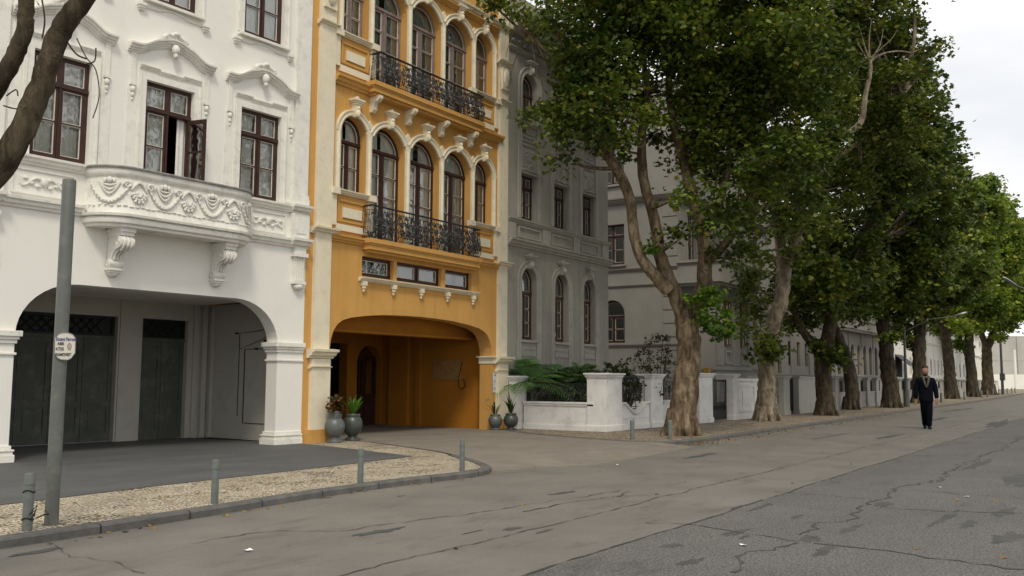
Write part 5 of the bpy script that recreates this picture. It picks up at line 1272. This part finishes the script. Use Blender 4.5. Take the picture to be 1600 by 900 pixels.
far_tree(1545, 617, 'plane tree at the far end of the row, forked with paler trunk', [(1543, 590), (1542, 560), (1542, 540)], [.66, .54, .5, .46],
         [([(1542, 545), (1535, 525), (1530, 500)], [.35, .3, .2]), ([(1542, 545), (1552, 520), (1556, 490)], [.4, .35, .2]), ([(1552, 520), (1566, 528), (1572, 534)], [.15, .1, .06])],
         [(1600, 365, 24), (1590, 400, 32), (1575, 440, 34), (1560, 470, 32), (1585, 480, 26), (1605, 440, 34), (1570, 505, 16, .8), (1535, 505, 14, .7), (1562, 525, 9, .7), (1620, 400, 34), (1630, 460, 36), (1545, 500, 18, .7)], 'leaf_far', 'bark_olive', dens=26, size=.42, cr_=.6, back=[(1590, 430, 40, .8)])
# --- tree whose branches cross the top left corner
bT = np.array([1.2, 6.9, 0.0])
r = empty('plane_tree', tuple(bT), 0, 'furrowed brown branches of a tree crossing the top left corner', 'tree', None)
tb = MB(); DL = 6.2
P = [tuple(bT), tuple(bT+np.array([.05, .0, .9])), tuple(np.array(PX(-170, 520, 5.6))), tuple(PX(-110, 400, 5.9)), tuple(PX(-40, 310, DL)), tuple(PX(14, 240, DL)), tuple(PX(50, 170, DL)), tuple(PX(75, 100, DL)), tuple(PX(95, 50, DL)), tuple(PX(128, 0, DL)), tuple(PX(175, -70, DL)), tuple(PX(230, -140, DL+.5))]
P = [tuple(np.array(p)-bT) for p in P]
pts = smooth_path(P, 6); rr = np.interp(np.linspace(0, 1, len(pts)), [0, .1, .3, .45, .6, .8, 1], [.17, .14, .105, .084, .074, .066, .05])
tb.tube([tuple(np.array(p)+rng.normal(size=3)*.004) for p in pts], list(rr), 18, .06)
P = [tuple(np.array(p)-bT) for p in (PX(-120, 410, 5.9), PX(-60, 230, DL), PX(-8, 140, DL), PX(22, 90, DL), PX(38, 45, DL), PX(42, 0, DL), PX(48, -80, DL))]
pts = smooth_path(P, 6); tb.tube([tuple(np.array(p)+rng.normal(size=3)*.004) for p in pts], list(np.linspace(.066, .046, len(pts))), 14, .06)
for L, rd_ in (([(95, 40), (105, 65), (120, 85), (135, 92)], .006), ([(64, -10), (70, 30), (66, 60)], .006), ([(120, 60), (135, 90), (150, 110), (155, 150), (145, 185)], .004), ([(150, 75), (148, 95), (135, 100)], .005), ([(10, 150), (25, 140), (28, 150)], .005), ([(5, 165), (25, 170), (40, 165)], .005)):
    tb.tube(smooth_path([tuple(PX(a, b_, DL)-bT) for a, b_ in L], 4), rd_, 5)
tb.build('trunk', 'bark_olive', r, smooth=70)
C = np.array([PX(60+random.gauss(0, 10), -35+random.gauss(0, 14), DL+random.gauss(0, .1))-bT for _ in range(30)]); leaf_mesh('foliage', C, .07, 'leaf_b', r)

for i, (tx, ty, hh_) in enumerate(((17.5, -6.4, 13.5), (25.5, -6.8, 14.5), (34, -6.6, 14.0))):  # unseen trees added to feed the pane reflections and shade the road
    bq = np.array([tx, ty, ROADZ]); up = lambda *p: [bq+np.array(q_) for q_ in p]
    bls = [(tx+rng.uniform(-3, 3), ty+rng.uniform(-1.8, 1.2), hh_-rng.uniform(0, 7.5), rng.uniform(.8, 1.35), .8) for _ in range(21)]
    tree('plane_tree', bq, ['plane tree across the street, nearest of the three behind the camera side', 'plane tree across the street, middle of three', 'plane tree across the street, farthest of three'][i], (up((0, 0, 0), (.1, 0, 1.5), (.0, .1, 3), (.2, 0, 5), (.1, 0, 7)), [.38, .32, .3, .26, .18]),
         [(up((.1, 0, 4), (1, .3, 6), (1.8, .2, 9)), [.18, .12, .05]), (up((.1, 0, 5), (-1, -.3, 7), (-1.8, .2, 10)), [.16, .11, .05]), (up((.1, 0, 7), (.3, .2, 10), (.2, 0, 12)), [.16, .1, .04])], bls, 'leaf', 'bark', dens=14, size=.24, group='plane trees across the street')
# ------------------------------------------------------------------ garden plants behind the wall
def palm(loc, n, L, label, m='leaf_palm', seed=0):
    r = empty('garden_palm', loc, 0, label, 'plant', 'palms behind the garden wall'); fm = MB(); st = MB()
    for k in range(n):
        a = 2*math.pi*k/n+random.uniform(-.2, .2); el = random.choice([random.uniform(.1, .8), random.uniform(.9, 1.45)]); l = L*random.uniform(.75, 1.1)
        pts = []
        for i in range(13):
            t_ = i/12; x = l*t_*math.cos(el); z = l*(t_*math.sin(el)-.55*t_*t_)
            pts.append(Vector((x*math.cos(a), x*math.sin(a), z)))
        st.tube(pts, list(np.linspace(.014, .004, 13)), 4)
        for i in range(1, 13):
            for j in range(2):
              q = pts[i]*(1-.5*j)+pts[i-1]*.5*j; t_ = i/12; d = (pts[i]-pts[i-1]).normalized(); sd_ = d.cross(Vector((0, 0, 1))).normalized(); ll = .30*math.sin(math.pi*min(1, t_*.85+.15))*L/1.2
              for s_ in (-1, 1):
                tip = q+sd_*s_*ll+d*ll*.5-Vector((0, 0, ll*.35)); wv = d*.009
                fm.add([q-wv, q+wv, (q+tip)/2+wv*1.4+Vector((0, 0, .02)), tip, (q+tip)/2-wv*1.4+Vector((0, 0, .02))], [(0, 1, 2, 3, 4)])
    st.tube([(0, 0, -.9), (0, 0, .02)], [.07, .05], 8); st.build('stem', 'soil', r); fm.build('fronds', m, r)
palm(tuple(PX(826, 600, 25.35)), 19, 1.5, 'feathery palm hanging over the end of the garden wall', seed=1)
palm(tuple(PX(868, 600, 26.6)), 15, 1.25, 'feathery palm second from the orange house', seed=2)
palm(tuple(PX(905, 598, 27.0)), 15, 1.3, 'feathery palm in the middle of the planted garden', seed=3)
def shrub(name, blobs, depth, label, leaf, dens=90, size=.09, tmpl=KITE, group=None):
    B = px_blobs(blobs, depth, .3); c = np.mean([b_[:3] for b_ in B], axis=0); base = np.array([c[0], c[1], 0]); r = empty(name, tuple(base), 0, label, 'shrub', group)
    st = MB()
    for x, y, z, rr, k in B:
        for q in range(4): e = np.array([x, y, z])-base+rng.normal(size=3)*rr*.5; st.tube([(random.uniform(-.1, .1), random.uniform(-.1, .1), 0), tuple(e*np.array([.6, .6, .6])), tuple(e)], [.02, .012, .005], 5)
    st.build('stems', 'bark_dark', r)
    C = clump_points([(x-base[0], y-base[1], z-base[2], rr, k) for x, y, z, rr, k in B], dens, .14, 20); leaf_mesh('foliage', C, size, leaf, r, tmpl)
shrub('garden_shrub', [(880, 592, 20), (900, 607, 20), (925, 592, 22), (870, 612, 18), (845, 620, 16), (895, 625, 18), (925, 622, 18)], 26.3, 'dark leafy shrub behind the iron panel of the garden wall', 'leaf_shrub', group='shrubs behind the garden wall')
shrub('garden_shrub', [(955, 585, 20), (985, 590, 22), (970, 575, 16), (1005, 600, 18), (980, 610, 18)], 27.5, 'green shrub behind the corner pillar of the garden wall', 'leaf_shrub', group='shrubs behind the garden wall')
shrub('garden_shrub', [(1020, 545, 24, .7), (1005, 565, 20, .7), (1035, 570, 24, .7), (1025, 600, 22, .7), (1040, 530, 12, .7)], 27, 'tall reddish thin shrub left of the big leaning tree', 'leaf_red', dens=70, size=.08, group='shrubs behind the garden wall')
shrub('garden_shrub', [(1003, 612, 13), (993, 603, 12), (1000, 622, 9)], 26.0, 'reddish plant filling the dip of the garden wall', 'leaf_red', dens=110, size=.07, group='shrubs behind the garden wall')

# ------------------------------------------------------------------ urns with plants
URN_A = [(.0, 0), (.16, 0), (.165, .03), (.155, .05), (.10, .065), (.095, .09), (.12, .11), (.175, .16), (.205, .23), (.21, .29), (.19, .35), (.15, .395), (.135, .405), (.14, .42), (.145, .50), (.155, .52), (.15, .53), (.13, .53), (.125, .45), (0, .45)]
URN_B = [(.0, 0), (.15, 0), (.155, .03), (.145, .045), (.095, .06), (.09, .08), (.13, .11), (.185, .17), (.21, .25), (.215, .31), (.195, .38), (.155, .42), (.16, .435), (.165, .46), (.155, .475), (.135, .475), (.13, .42), (0, .42)]
def urn(loc, prof, m, s, label, sz=None):
    prof = [(a, z*(sz or s)/s) for a, z in prof]
    r = empty('potted_plant', loc, 0, label, 'potted plant', 'urns flanking the orange porch'); mb = MB(); mb.lathe([(a*s, z*s) for a, z in prof], n=36); mb.build('urn', m, r, smooth=40)
    so_ = MB(); so_.lathe([(.128*s, prof[-1][1]*s+.01), (0, prof[-1][1]*s+.015)], n=20); so_.build('soil', 'soil', r); return r, prof[-1][1]*s
def strap_leaves(r, z0_, n, L, m, width=.05, spread=.9, name='foliage'):
    mb = MB()
    for k in range(n):
        a = random.uniform(0, 2*math.pi); lean = random.uniform(.08, spread); l = L*random.uniform(.6, 1.1); wv = width*random.uniform(.7, 1.2)
        d = Vector((math.cos(a), math.sin(a), 0)); sd_ = Vector((-math.sin(a), math.cos(a), 0)); vs = []; N = 7
        for i in range(N+1):
            t_ = i/N; p = d*(l*lean*t_*(.5+.5*t_)+.02)+Vector((0, 0, z0_+l*(t_-.35*lean*t_*t_*t_))); ww_ = wv*math.sin(math.pi*min(1, .12+t_*.88))**.8*(1 if t_ < .95 else .2)
            vs += [p-sd_*ww_/2, p-Vector((0, 0, .006)), p+sd_*ww_/2]
        b0 = []; 
        for i in range(N): b0 += [(3*i, 3*i+1, 3*i+4, 3*i+3), (3*i+1, 3*i+2, 3*i+5, 3*i+4)]
        mb.add(vs, b0)
    mb.build(name, m, r, smooth=80)
p = G(507, 690); p = p+(np.array([14.12, 13.84, 0])-p); r, zt_ = urn((p[0], p[1], 0), URN_A, 'pot', 1.0, 'grey urn with a bronze croton, leftmost beside the left cream column', 1.22)
C = np.array([0, 0, zt_+.19])+rng.normal(size=(420, 3))*np.array([.07, .07, .085]); leaf_mesh('foliage', C, .075, 'leaf_brown', r, KITE)
strap_leaves(r, zt_+.15, 6, .3, 'leaf_pot', .05, .8, 'green_leaves')
p = G(545, 688); r, zt_ = urn((p[0], p[1]-.1, 0), URN_B, 'pot2', 1.0, 'dark urn with bright green strap leaves at the left of the orange porch', 1.2)
strap_leaves(r, zt_, 30, .50, 'leaf_pot', .06, .75)
p = G(765, 671); p[0] -= .1; r, zt_ = urn((p[0], p[1]-.25, 0), URN_B, 'pot', .86, 'small grey urn with sparse arching leaves in front of the right orange pier')
strap_leaves(r, zt_, 11, .42, 'leaf_dark', .035, 1.0)
p = G(790, 672); r, zt_ = urn((p[0]+.1, p[1]-.1, 0), URN_B, 'pot2', .92, 'dark green urn with tall dark leaves at the foot of the right cream column')
strap_leaves(r, zt_, 16, .62, 'leaf_dark', .045, .75)

# ------------------------------------------------------------------ bollards, poles, signs
def bollard(p, h=.47, rad=.045, label=None, group='steel bollards along the kerb'):
    r = empty('bollard', (p[0], p[1], 0), 0, label, 'bollard', group); mb = MB(); mb.lathe([(0, 0), (rad, 0), (rad, h-.02), (rad*.8, h), (0, h)], n=20); mb.build('post', 'bollard', r, smooth=40)
    rg = MB(); rg.lathe([(rad, h-.10), (rad+.003, h-.10), (rad+.003, h-.09), (rad, h-.09)], n=20); rg.build('ring', 'bollard', r); return r
bollard(G(42, 829),   .49, .043, 'grey bollard wrapped with cable beside the tall sign pole')
bollard(G(335, 787), .46, .038, 'grey bollard in front of the arched white porch')
bollard(G(563, 756), .44, .038, 'grey bollard in front of the paved forecourt tip')
bollard(G(722, 736), .455, .038, 'grey bollard at the rounded end of the left kerb')
bollard(G(988, 687), .43, .05, 'grey bollard left of the big leaning tree')
bollard(G(1047, 686), .43, .05, 'grey bollard in front of the big leaning tree trunk')
FB_ = [(1471, 629, 'far bollard right behind the walking man'), (1507, 625, 'far bollard between the sixth and seventh trees'), (1534, 621, 'far bollard before the last tree trunk'), (1543, 620, 'far bollard at the foot of the last tree'), (1552, 618, 'far bollard just right of the last tree'), (1561, 617, 'far bollard left of the distant lamp pole'), (1574, 615, 'far bollard first right of the distant lamp pole'), (1581, 614, 'far bollard second right of the distant lamp pole'), (1586, 614, 'farthest bollard of the row')]
for a, b_, l in FB_: p = G(a, b_); bollard(p, .62, .07, l)
# cable on the first bollard and pole
p1 = G(42, 829); p2 = G(80, 820); cb = MB()
for z in (.10, .335): cb.tube([(p1[0]+.048*math.cos(a), p1[1]+.048*math.sin(a), z+.012*math.sin(a*2)) for a in np.linspace(0, 6.4, 20)], .005, 5)
cb.tube([tuple(v) for v in (Vector((p1[0]+.05, p1[1]-.04, .10)), Vector((p1[0]+.1, p1[1]-.08, .13)), Vector((p1[0]+.17, p1[1]-.03, .12)), Vector((p2[0]-.08, p2[1]-.03, .14)))], .006, 5)
cb.tube([(p1[0]+.0, p1[1]-.06, .10), (p1[0]+.03, p1[1]-.075, .18), (p1[0]-.03, p1[1]-.07, .14), (p1[0]+.04, p1[1]-.07, .22), (p1[0]+.02, p1[1]-.065, .12)], .005, 5)
tag(cb.build('cable', 'cable'), 'black cable tied round the leftmost bollard and reaching the pole', 'cable')
# tall pole with oval sign
pl = empty('sign_pole', (p2[0], p2[1], 0), 0, 'tall plain grey steel pole in front of the white house', 'pole')
hp = 0
top = None
for z in np.arange(2, 6, .01):
    v = np.array([p2[0], p2[1], z])-CAM
    if 450-FPX*(v@UP)/(v@FW) < 281: hp = z; break
mb = MB(); mb.lathe([(0, 0), (.060, 0), (.060, hp-.01), (.056, hp), (0, hp)], n=28); mb.build('post', 'pole', pl, smooth=40)
mb = MB(); mb.lathe([(.061, .0), (.075, .0), (.075, .012), (.061, .012)], n=28); mb.build('collar', 'pole', pl)
# sign plate faces the camera side
dirn = Vector((CAM[0]-p2[0], CAM[1]-p2[1], 0)).normalized()
ang = math.atan2(dirn.y, dirn.x)+math.pi/2
sg = empty('street_sign', (p2[0]+dirn.x*.075, p2[1]+dirn.y*.075, 0), ang+math.radians(0), 'cream clipped oval street sign fixed to the tall grey pole', 'sign')
def zat(py): return CAM[2]+ray(90, py)[2]*dpt((p2[0], p2[1], 1.9))*1.0
Dz = dpt((p2[0], p2[1], 1.8)); z1_, z0_ = PX(95, 519, Dz-.1)[2], PX(95, 562.5, Dz-.1)[2]
hw = 15.0*Dz/FPX; cxo = .035; zc = (z0_+z1_)/2; hh = (z1_-z0_)/2
def oct_(s=1.):
    P = [(-.95, -.55), (-.62, -.88), (-.3, -1), (.35, -1), (.65, -.88), (1, -.5), (1, .6), (.7, .88), (.25, 1), (-.3, 1), (-.65, .9), (-1, .62)]
    return [(cxo+x*hw*s, zc+z*hh*s) for x, z in P]
mb = MB(); mb.panel(oct_(), [], 0, .006); mb.build('plate', 'sign', sg)
mb = MB(); mb.panel(oct_(1.0), [oct_(.94)], -.002, 0, back=False); mb.build('rim', 'ledge', sg)
mb = MB(); mb.box(cxo-.06, cxo+.0, .006, .03, zc-.07, zc-.05); mb.box(cxo-.06, cxo+.0, .006, .03, zc+.05, zc+.07); mb.build('clamp', 'galv', sg)
def text(s, x, z, size, m, parent, y=-.004, cond=1.):
    cu = bpy.data.curves.new('lettering', 'FONT'); cu.body = s; cu.size = size; cu.extrude = .0006; cu.offset = .0008
    to = bpy.data.objects.new('lettering', cu); COL.objects.link(to)
    dg = bpy.context.evaluated_depsgraph_get(); me = bpy.data.meshes.new_from_object(to.evaluated_get(dg)); bpy.data.objects.remove(to)
    me.name = 'lettering'; me.materials.clear(); me.materials.append(M[m]); o = bpy.data.objects.new('lettering', me); COL.objects.link(o); o.parent = parent
    o.location = (x, y, z); o.rotation_euler = (math.pi/2, 0, 0); o.scale = (cond, 1, 1); return o
text('Eccavs Ferrod?', cxo-hw*.86, zc+hh*.40, hh*.36, 'blue', sg, cond=.62)
text('ABR', cxo-hw*.72, zc+hh*.08, hh*.30, 'black', sg, cond=.8); text('4.TOS', cxo-hw*.84, zc-hh*.30, hh*.32, 'black', sg, cond=.62); text('INAMOVEST', cxo-hw*.84, zc-hh*.70, hh*.30, 'black', sg, cond=.62)
mb = MB(); ov = [(cxo+hw*.42+hw*.2*math.cos(a), zc-hh*.02+hh*.26*math.sin(a)) for a in np.linspace(0, 2*math.pi, 18)[:-1]]; iv = [(cxo+hw*.42+hw*.12*math.cos(a), zc-hh*.02+hh*.18*math.sin(a)) for a in np.linspace(0, 2*math.pi, 18)[:-1]]
mb.panel(ov, [iv], -.003, -.001, back=False); mb.box(cxo+hw*.38, cxo+hw*.46, -.003, -.001, zc-hh*.12, zc+hh*.06); mb.build('emblem', 'redbrown', sg)

# paper notice on the right pier of the orange porch
nt_ = empty('paper_notice', (20.33, 14.18, 0), 0, 'narrow white paper notice taped to the right orange pier above the urns', 'notice')
mb = MB(); mb.box(-.01, .12, -.008, 0, .98, 1.50); mb.build('sheet', 'paper', nt_)
mb = MB(); mb.box(.055, .10, -.010, -.008, 1.40, 1.475)
for z in (1.30, 1.27, 1.24, 1.10, 1.07, 1.04): mb.box(.01, .10, -.010, -.008, z, z+.008)
mb.box(.03, .05, -.010, -.008, 1.18, 1.21); mb.build('print', 'blue', nt_)
# faded board and cable loop inside the orange porch (right-hand wall)
Xw = 20.548
q0 = SX(677, 562, Xw); q1 = SX(720, 594, Xw)
bd = MB(); bd.box(Xw-.03, Xw-.004, min(q0[1], q1[1]), max(q0[1], q1[1]), min(q0[2], q1[2]), max(q0[2], q1[2])); tag(bd.build('wall_board', 'board'), 'faded yellowish board on the side wall inside the orange porch', 'board')
cl = MB(); L = [(722, 565), (718, 585), (716, 600), (720, 608), (726, 604), (726, 596), (722, 592)]; cl.tube(smooth_path([tuple(SX(a, b_, Xw-.035)) for a, b_ in L], 4), .010, 6)
tag(cl.build('hanging_cable', 'cable'), 'black cable hanging in a loop beside the faded board', 'cable')

# street lamps
def lamp(base, h, arm, label, head=(.55, .16), group='street lamps', lean=0, rad=.09, rise=.22):
    r = empty('street_lamp', (base[0], base[1], 0), 0, label, 'street lamp', group); mb = MB(); mb.tube([(0, 0, 0), (0, 0, h*.3), (0, 0, h)], [rad, rad*.75, rad*.5], 12); mb.tube([(0, 0, 0), (0, 0, .9)], [rad*1.5, rad*1.4], 12); mb.build('post', 'pole', r, smooth=50)
    mb = MB(); a = Vector(arm); mb.tube([(0, 0, h-.25), tuple(a*.5+Vector((0, 0, h+(rise*.6+.02)*a.length))), tuple(a+Vector((0, 0, h+rise*a.length)))], .024, 8); mb.build('arm', 'pole', r, smooth=50)
    mb = MB(); e = a+Vector((0, 0, h+rise*a.length)); d = a.normalized(); sd_ = Vector((-d.y, d.x, 0)); vs = []
    for t_, w_, hz in ((-.1, .05, .04), (0, .11, .06), (.35, .14, .08), (.6, .13, .07), (.72, .07, .04)):
        c = e+d*t_*head[0]/.55+Vector((0, 0, t_*(rise+.02))); vs += [c-sd_*w_, c+sd_*w_, c+sd_*w_*.7+Vector((0, 0, hz)), c-sd_*w_*.7+Vector((0, 0, hz))]
    fs = [(3, 2, 1, 0), (16, 17, 18, 19)]
    for i in range(4):
        for j in range(4): fs.append((i*4+j, i*4+(j+1) % 4, (i+1)*4+(j+1) % 4, (i+1)*4+j))
    mb.add(vs, fs); mb.build('lamp_head', 'galv', r, smooth=40); return r
pL = G(1417, 636); DLm = dpt(pL)
zt_ = PX(1412, 492, DLm)[2]; tip = PX(1497, 478, DLm)-pL
lamp(pL, zt_-.6, (tip[0]*.95, tip[1]*.95, 0), 'grey street lamp post between the fifth and sixth trees', (.42, .16), rad=.11)
pL = np.array([36.0, 1.2, 0]); hd = PX(1586, 446, 40.0)
vv = hd-pL
q = PX(1690, 490, 40); base = (q[0], q[1], 0); armv = (hd[0]-q[0], hd[1]-q[1], 0)
al = Vector(armv).length
lamp(base, hd[2]-.45*al, armv, 'street lamp with a grey head reaching in from the right edge', (.42, .16), rad=.1, rise=.45)
pL = G(1567, 616); zt_ = PX(1560, 500, dpt(pL))[2]
r = empty('street_lamp', (pL[0], pL[1], 0), 0, 'thin distant lamp pole with a small dark box on it', 'street lamp', 'street lamps')
mb = MB(); mb.tube([(0, 0, 0), (0, 0, zt_+1.5)], [.16, .09], 10); mb.build('post', 'pole', r, smooth=50)
zb = PX(1567, 589, dpt(pL))[2]; mb = MB(); mb.box(-.33, .33, -.28, .2, zb-.38, zb+.38); mb.build('control_box', 'pole', r)
pW = G(1588, 608); Dw = dpt(pW); r = empty('flag_pole', (pW[0], pW[1], 0), 0, 'white pole standing in front of the far concrete building', 'pole')
mb = MB(); mb.tube([(0, 0, 0), (0, 0, PX(1586, 546, Dw)[2])], [.28, .2], 10); mb.build('post', 'row_bright', r, smooth=50)
# small sign on the lamp post and yellow box by the gate
q = PX(1139, 579, 33.2); mb = MB(); mb.box(-.09, .09, -.08, .08, -.07, .09); mb.box(-.11, .11, -.10, .10, .09, .11); o = mb.build('yellow_box', 'yellow'); o.location = (28.6, 11.5, 1.62); tag(o, 'small yellow box on the pillar beside the black iron gate', 'box')

# ------------------------------------------------------------------ walking man
def skin(name, V, E, R, m, parent, sub=2):
    me = bpy.data.meshes.new(name); me.from_pydata(V, E, []); o = bpy.data.objects.new(name, me); COL.objects.link(o)
    bpy.context.view_layer.objects.active = o
    md = o.modifiers.new('skin', 'SKIN')
    if not me.skin_vertices: 
        me.attributes.new  # keep reference
    if not me.skin_vertices:
        with bpy.context.temp_override(object=o, active_object=o): bpy.ops.mesh.customdata_skin_add()
    for i, r_ in enumerate(R):
        sv = me.skin_vertices[0].data[i]; sv.radius = r_ if hasattr(r_, '__len__') else (r_, r_); sv.use_root = (i == 0)
    md.use_smooth_shade = True; s2 = o.modifiers.new('sub', 'SUBSURF'); s2.levels = sub; s2.render_levels = sub
    dg = bpy.context.evaluated_depsgraph_get(); dg.update(); nm = bpy.data.meshes.new_from_object(o.evaluated_get(dg)); bpy.data.objects.remove(o)
    nm.name = name; nm.materials.clear(); nm.materials.append(M[m]); nm.polygons.foreach_set('use_smooth', [True]*len(nm.polygons))
    q = bpy.data.objects.new(name, nm); COL.objects.link(q); q.parent = parent; return q
M['skin'] = mat('skin', (.30, .17, .11), .6, .1, 10); M['navy'] = mat('dark_navy_cloth', (.006, .007, .012), .95, .3, 14, .2, 80, spec=.05); M['trouser'] = mat('dark_trouser_cloth', (.004, .005, .009), .95, .3, 14, spec=.05); M['shoe'] = mat('black_shoe_leather', (.012, .011, .010), .4)
M['hair'] = mat('dark_red_brown_hair', (.035, .018, .012), .7, .3, 30); M['scarf'] = mat('olive_grey_scarf', (.10, .095, .07), .9, .2, 20, .2, 60)
pp = G(1449, 670, ROADZ); face = math.atan2(CAM[1]-pp[1], CAM[0]-pp[0])+math.pi/2+math.radians(6)
PE = empty('person', (pp[0], pp[1], ROADZ), face, 'man in dark coat and trousers with grey scarf walking on the road', 'person')
# figure faces -Y; x to its left
K = 1.32
def hand(side, wx, wy, wz):
    V = [(wx, wy, wz), (wx+side*.005, wy-.012, wz-.05), (wx+side*.006, wy-.02, wz-.095)]; E = [(0, 1), (1, 2)]; R = [(.030, .028), (.044, .024), (.042, .022)]
    for k, (dx, l) in enumerate(((-.030, .070), (-.010, .080), (.010, .075), (.030, .058))):
        b_ = len(V); V += [(wx+dx*.75, wy-.022, wz-.11), (wx+dx, wy-.034, wz-.11-l*.5), (wx+dx, wy-.024, wz-.11-l)]; E += [(2, b_), (b_, b_+1), (b_+1, b_+2)]; R += [.0115, .0105, .009]
    b_ = len(V); V += [(wx-side*.035, wy-.03, wz-.06), (wx-side*.042, wy-.045, wz-.10)]; E += [(1, b_), (b_, b_+1)]; R += [.012, .010]
    return V, E, R
V = [(0, 0, .98), (0, .0, 1.15), (0, .0, 1.38), (0, .01, 1.52), (0, .0, 1.58), (0, -.012, 1.66), (0, -.01, 1.76), (0, .0, 1.83)]
E = [(i, i+1) for i in range(7)]; R = [(.13, .09), (.12, .08), (.13, .09), (.07, .06), (.065, .065), (.085, .10), (.092, .112), (.06, .08)]
nb_ = len(V); V += [(0, -.115, 1.685)]; E += [(5, nb_)]; R += [.016]    # nose
nb_ = len(V); V += [(.090, .005, 1.70), (-.090, .005, 1.70)]; E += [(5, nb_), (5, nb_+1)]; R += [.015, .015]   # ears
for s_ in (-1, 1):
    b_ = len(V); hx, hy, hz = s_*.285, -.04*s_, .86
    V += [(s_*.17, .0, 1.45), (s_*.235, .02, 1.18), (hx, hy, .93)]; E += [(2, b_), (b_, b_+1), (b_+1, b_+2)]; R += [.045, .035, .03]
    hv, he, hr_ = hand(s_, hx, hy, .89); o_ = len(V); V += hv; E += [(b_+2, o_)]+[(x+o_, y+o_) for x, y in he]; R += hr_
    b_ = len(V); fy = -.2*s_; V += [(s_*.065, 0, .88), (s_*.055, fy*.5-.03, .50), (s_*.035, fy+.03, .10)]; E += [(0, b_), (b_, b_+1), (b_+1, b_+2)]; R += [.07, .045, .035]
skin('body', V, E, R, 'skin', PE)
V = [(0, 0, .76), (0, 0, .86), (0, .005, 1.02), (0, 0, 1.18), (0, 0, 1.33), (0, .012, 1.44), (0, .015, 1.53)]; E = [(i, i+1) for i in range(6)]; R = [(.215, .16), (.22, .165), (.215, .16), (.215, .16), (.235, .16), (.19, .14), (.09, .085)]
for s_ in (-1, 1):
    b_ = len(V); V += [(s_*.185, .0, 1.43), (s_*.245, .02, 1.30), (s_*.268, .03, 1.14), (s_*.282, .0, .99), (s_*.286, -.036*s_, .87)]; E += [(5, b_), (b_, b_+1), (b_+1, b_+2), (b_+2, b_+3), (b_+3, b_+4)]; R += [.095, .088, .078, .070, .064]
skin('coat', V, E, R, 'navy', PE)
V = [(0, 0, .96), (0, 0, .88)]; E = [(0, 1)]; R = [(.18, .14), (.18, .14)]
for s_ in (-1, 1):
    fy = -.2*s_; b_ = len(V); V += [(s_*.072, 0, .74), (s_*.060, fy*.5-.03, .46), (s_*.042, fy*.9+.02, .20), (s_*.035, fy+.03, .04)]; E += [(1, b_), (b_, b_+1), (b_+1, b_+2), (b_+2, b_+3)]; R += [.115, .098, .084, .082]
skin('trousers', V, E, R, 'trouser', PE)
for s_ in (-1, 1):
    fy = -.2*s_; skin('shoe', [(s_*.035, fy+.06, .05), (s_*.04, fy-.03, .048), (s_*.05, fy-.14, .04), (s_*.055, fy-.21, .035)], [(0, 1), (1, 2), (2, 3)], [(.058, .05), (.06, .05), (.056, .042), (.04, .03)], 'shoe', PE)
mb = MB(); mb.ell((0, .020, 1.795), (.098, .112, .092), 16, 10, None, .03); mb.build('hair', 'hair', PE, smooth=80)
mb = MB(); mb.ell((0, -.060, 1.605), (.062, .050, .048), 12, 8, None, .04); mb.build('beard', 'hair', PE, smooth=80)
mb = MB(); mb.ell((-.032, -.110, 1.715), (.012, .006, .007), 8, 6); mb.ell((.032, -.110, 1.715), (.012, .006, .007), 8, 6); mb.build('eyes', 'black', PE, smooth=80)
mb = MB(); mb.tube([(.10*math.cos(a), .095*math.sin(a)-.01, 1.535+.02*math.sin(a)) for a in np.linspace(0, 6.3, 20)], .034, 8)
for q in (-1, 1): mb.tube([(q*.075, -.10, 1.54), (q*.065, -.165, 1.44), (q*.03, -.185, 1.30), (q*.008, -.185, 1.22)], [.034, .034, .028, .012], 6)
mb.build('scarf', 'scarf', PE, smooth=80)

# ------------------------------------------------------------------ fallen leaves and litter
n = 1500; C = []
for i in range(n):
    t_ = rng.uniform(0, 1)
    if t_ < .62: x = 19+(rng.uniform(0, 1)**1.6)*60; y = float(np.interp(x, [p[0] for p in RK[7:]], [p[1] for p in RK[7:]]))-abs(rng.normal())*.28-.03; z = ROADZ+.012
    elif t_ < .72: x = rng.uniform(19, 60); y = rng.uniform(8.6, 11); z = .012
    elif t_ < .75: x = rng.uniform(3, 12); y = float(np.interp(x, [p[0] for p in LK[:9]], [p[1] for p in LK[:9]]))-abs(rng.normal())*.08-.02; z = ROADZ+.012
    else:
        if rng.uniform() < .8: continue
        x = rng.uniform(4, 40); y = rng.uniform(-4, 8); z = ROADZ+.012
    C.append((x, y, z))
C = np.array(C)
lf = leaf_mesh('fallen_leaves', C, .066, 'leafdry', None, LOBED, upbias=3.5); tag(lf, 'dry yellow brown leaves scattered along the kerb and over the road', 'leaves', None, 'stuff')
for i, (a, b_, l) in enumerate([(388, 861, 'white paper scrap on the concrete lane below the white house'), (1162, 853, 'white paper scrap beside the crack in the near asphalt'), (1468, 762, 'white scrap on the asphalt left of its larger twin'), (1510, 777, 'larger white scrap toward the right edge of the asphalt'), (965, 727, 'white scrap on the lane in front of the driveway')]):
    p = G(a, b_, ROADZ); mb = MB(); mb.add([(-.03, -.02, .006), (.03, -.025, .004), (.035, .02, .014), (0, .03, .005), (-.03, .015, .012)], [(0, 1, 2, 3, 4)]); o = mb.build('paper_scrap', 'litter'); o.location = (p[0], p[1], ROADZ+.004); o.rotation_euler.z = i; tag(o, l, 'litter', 'paper scraps on the road')
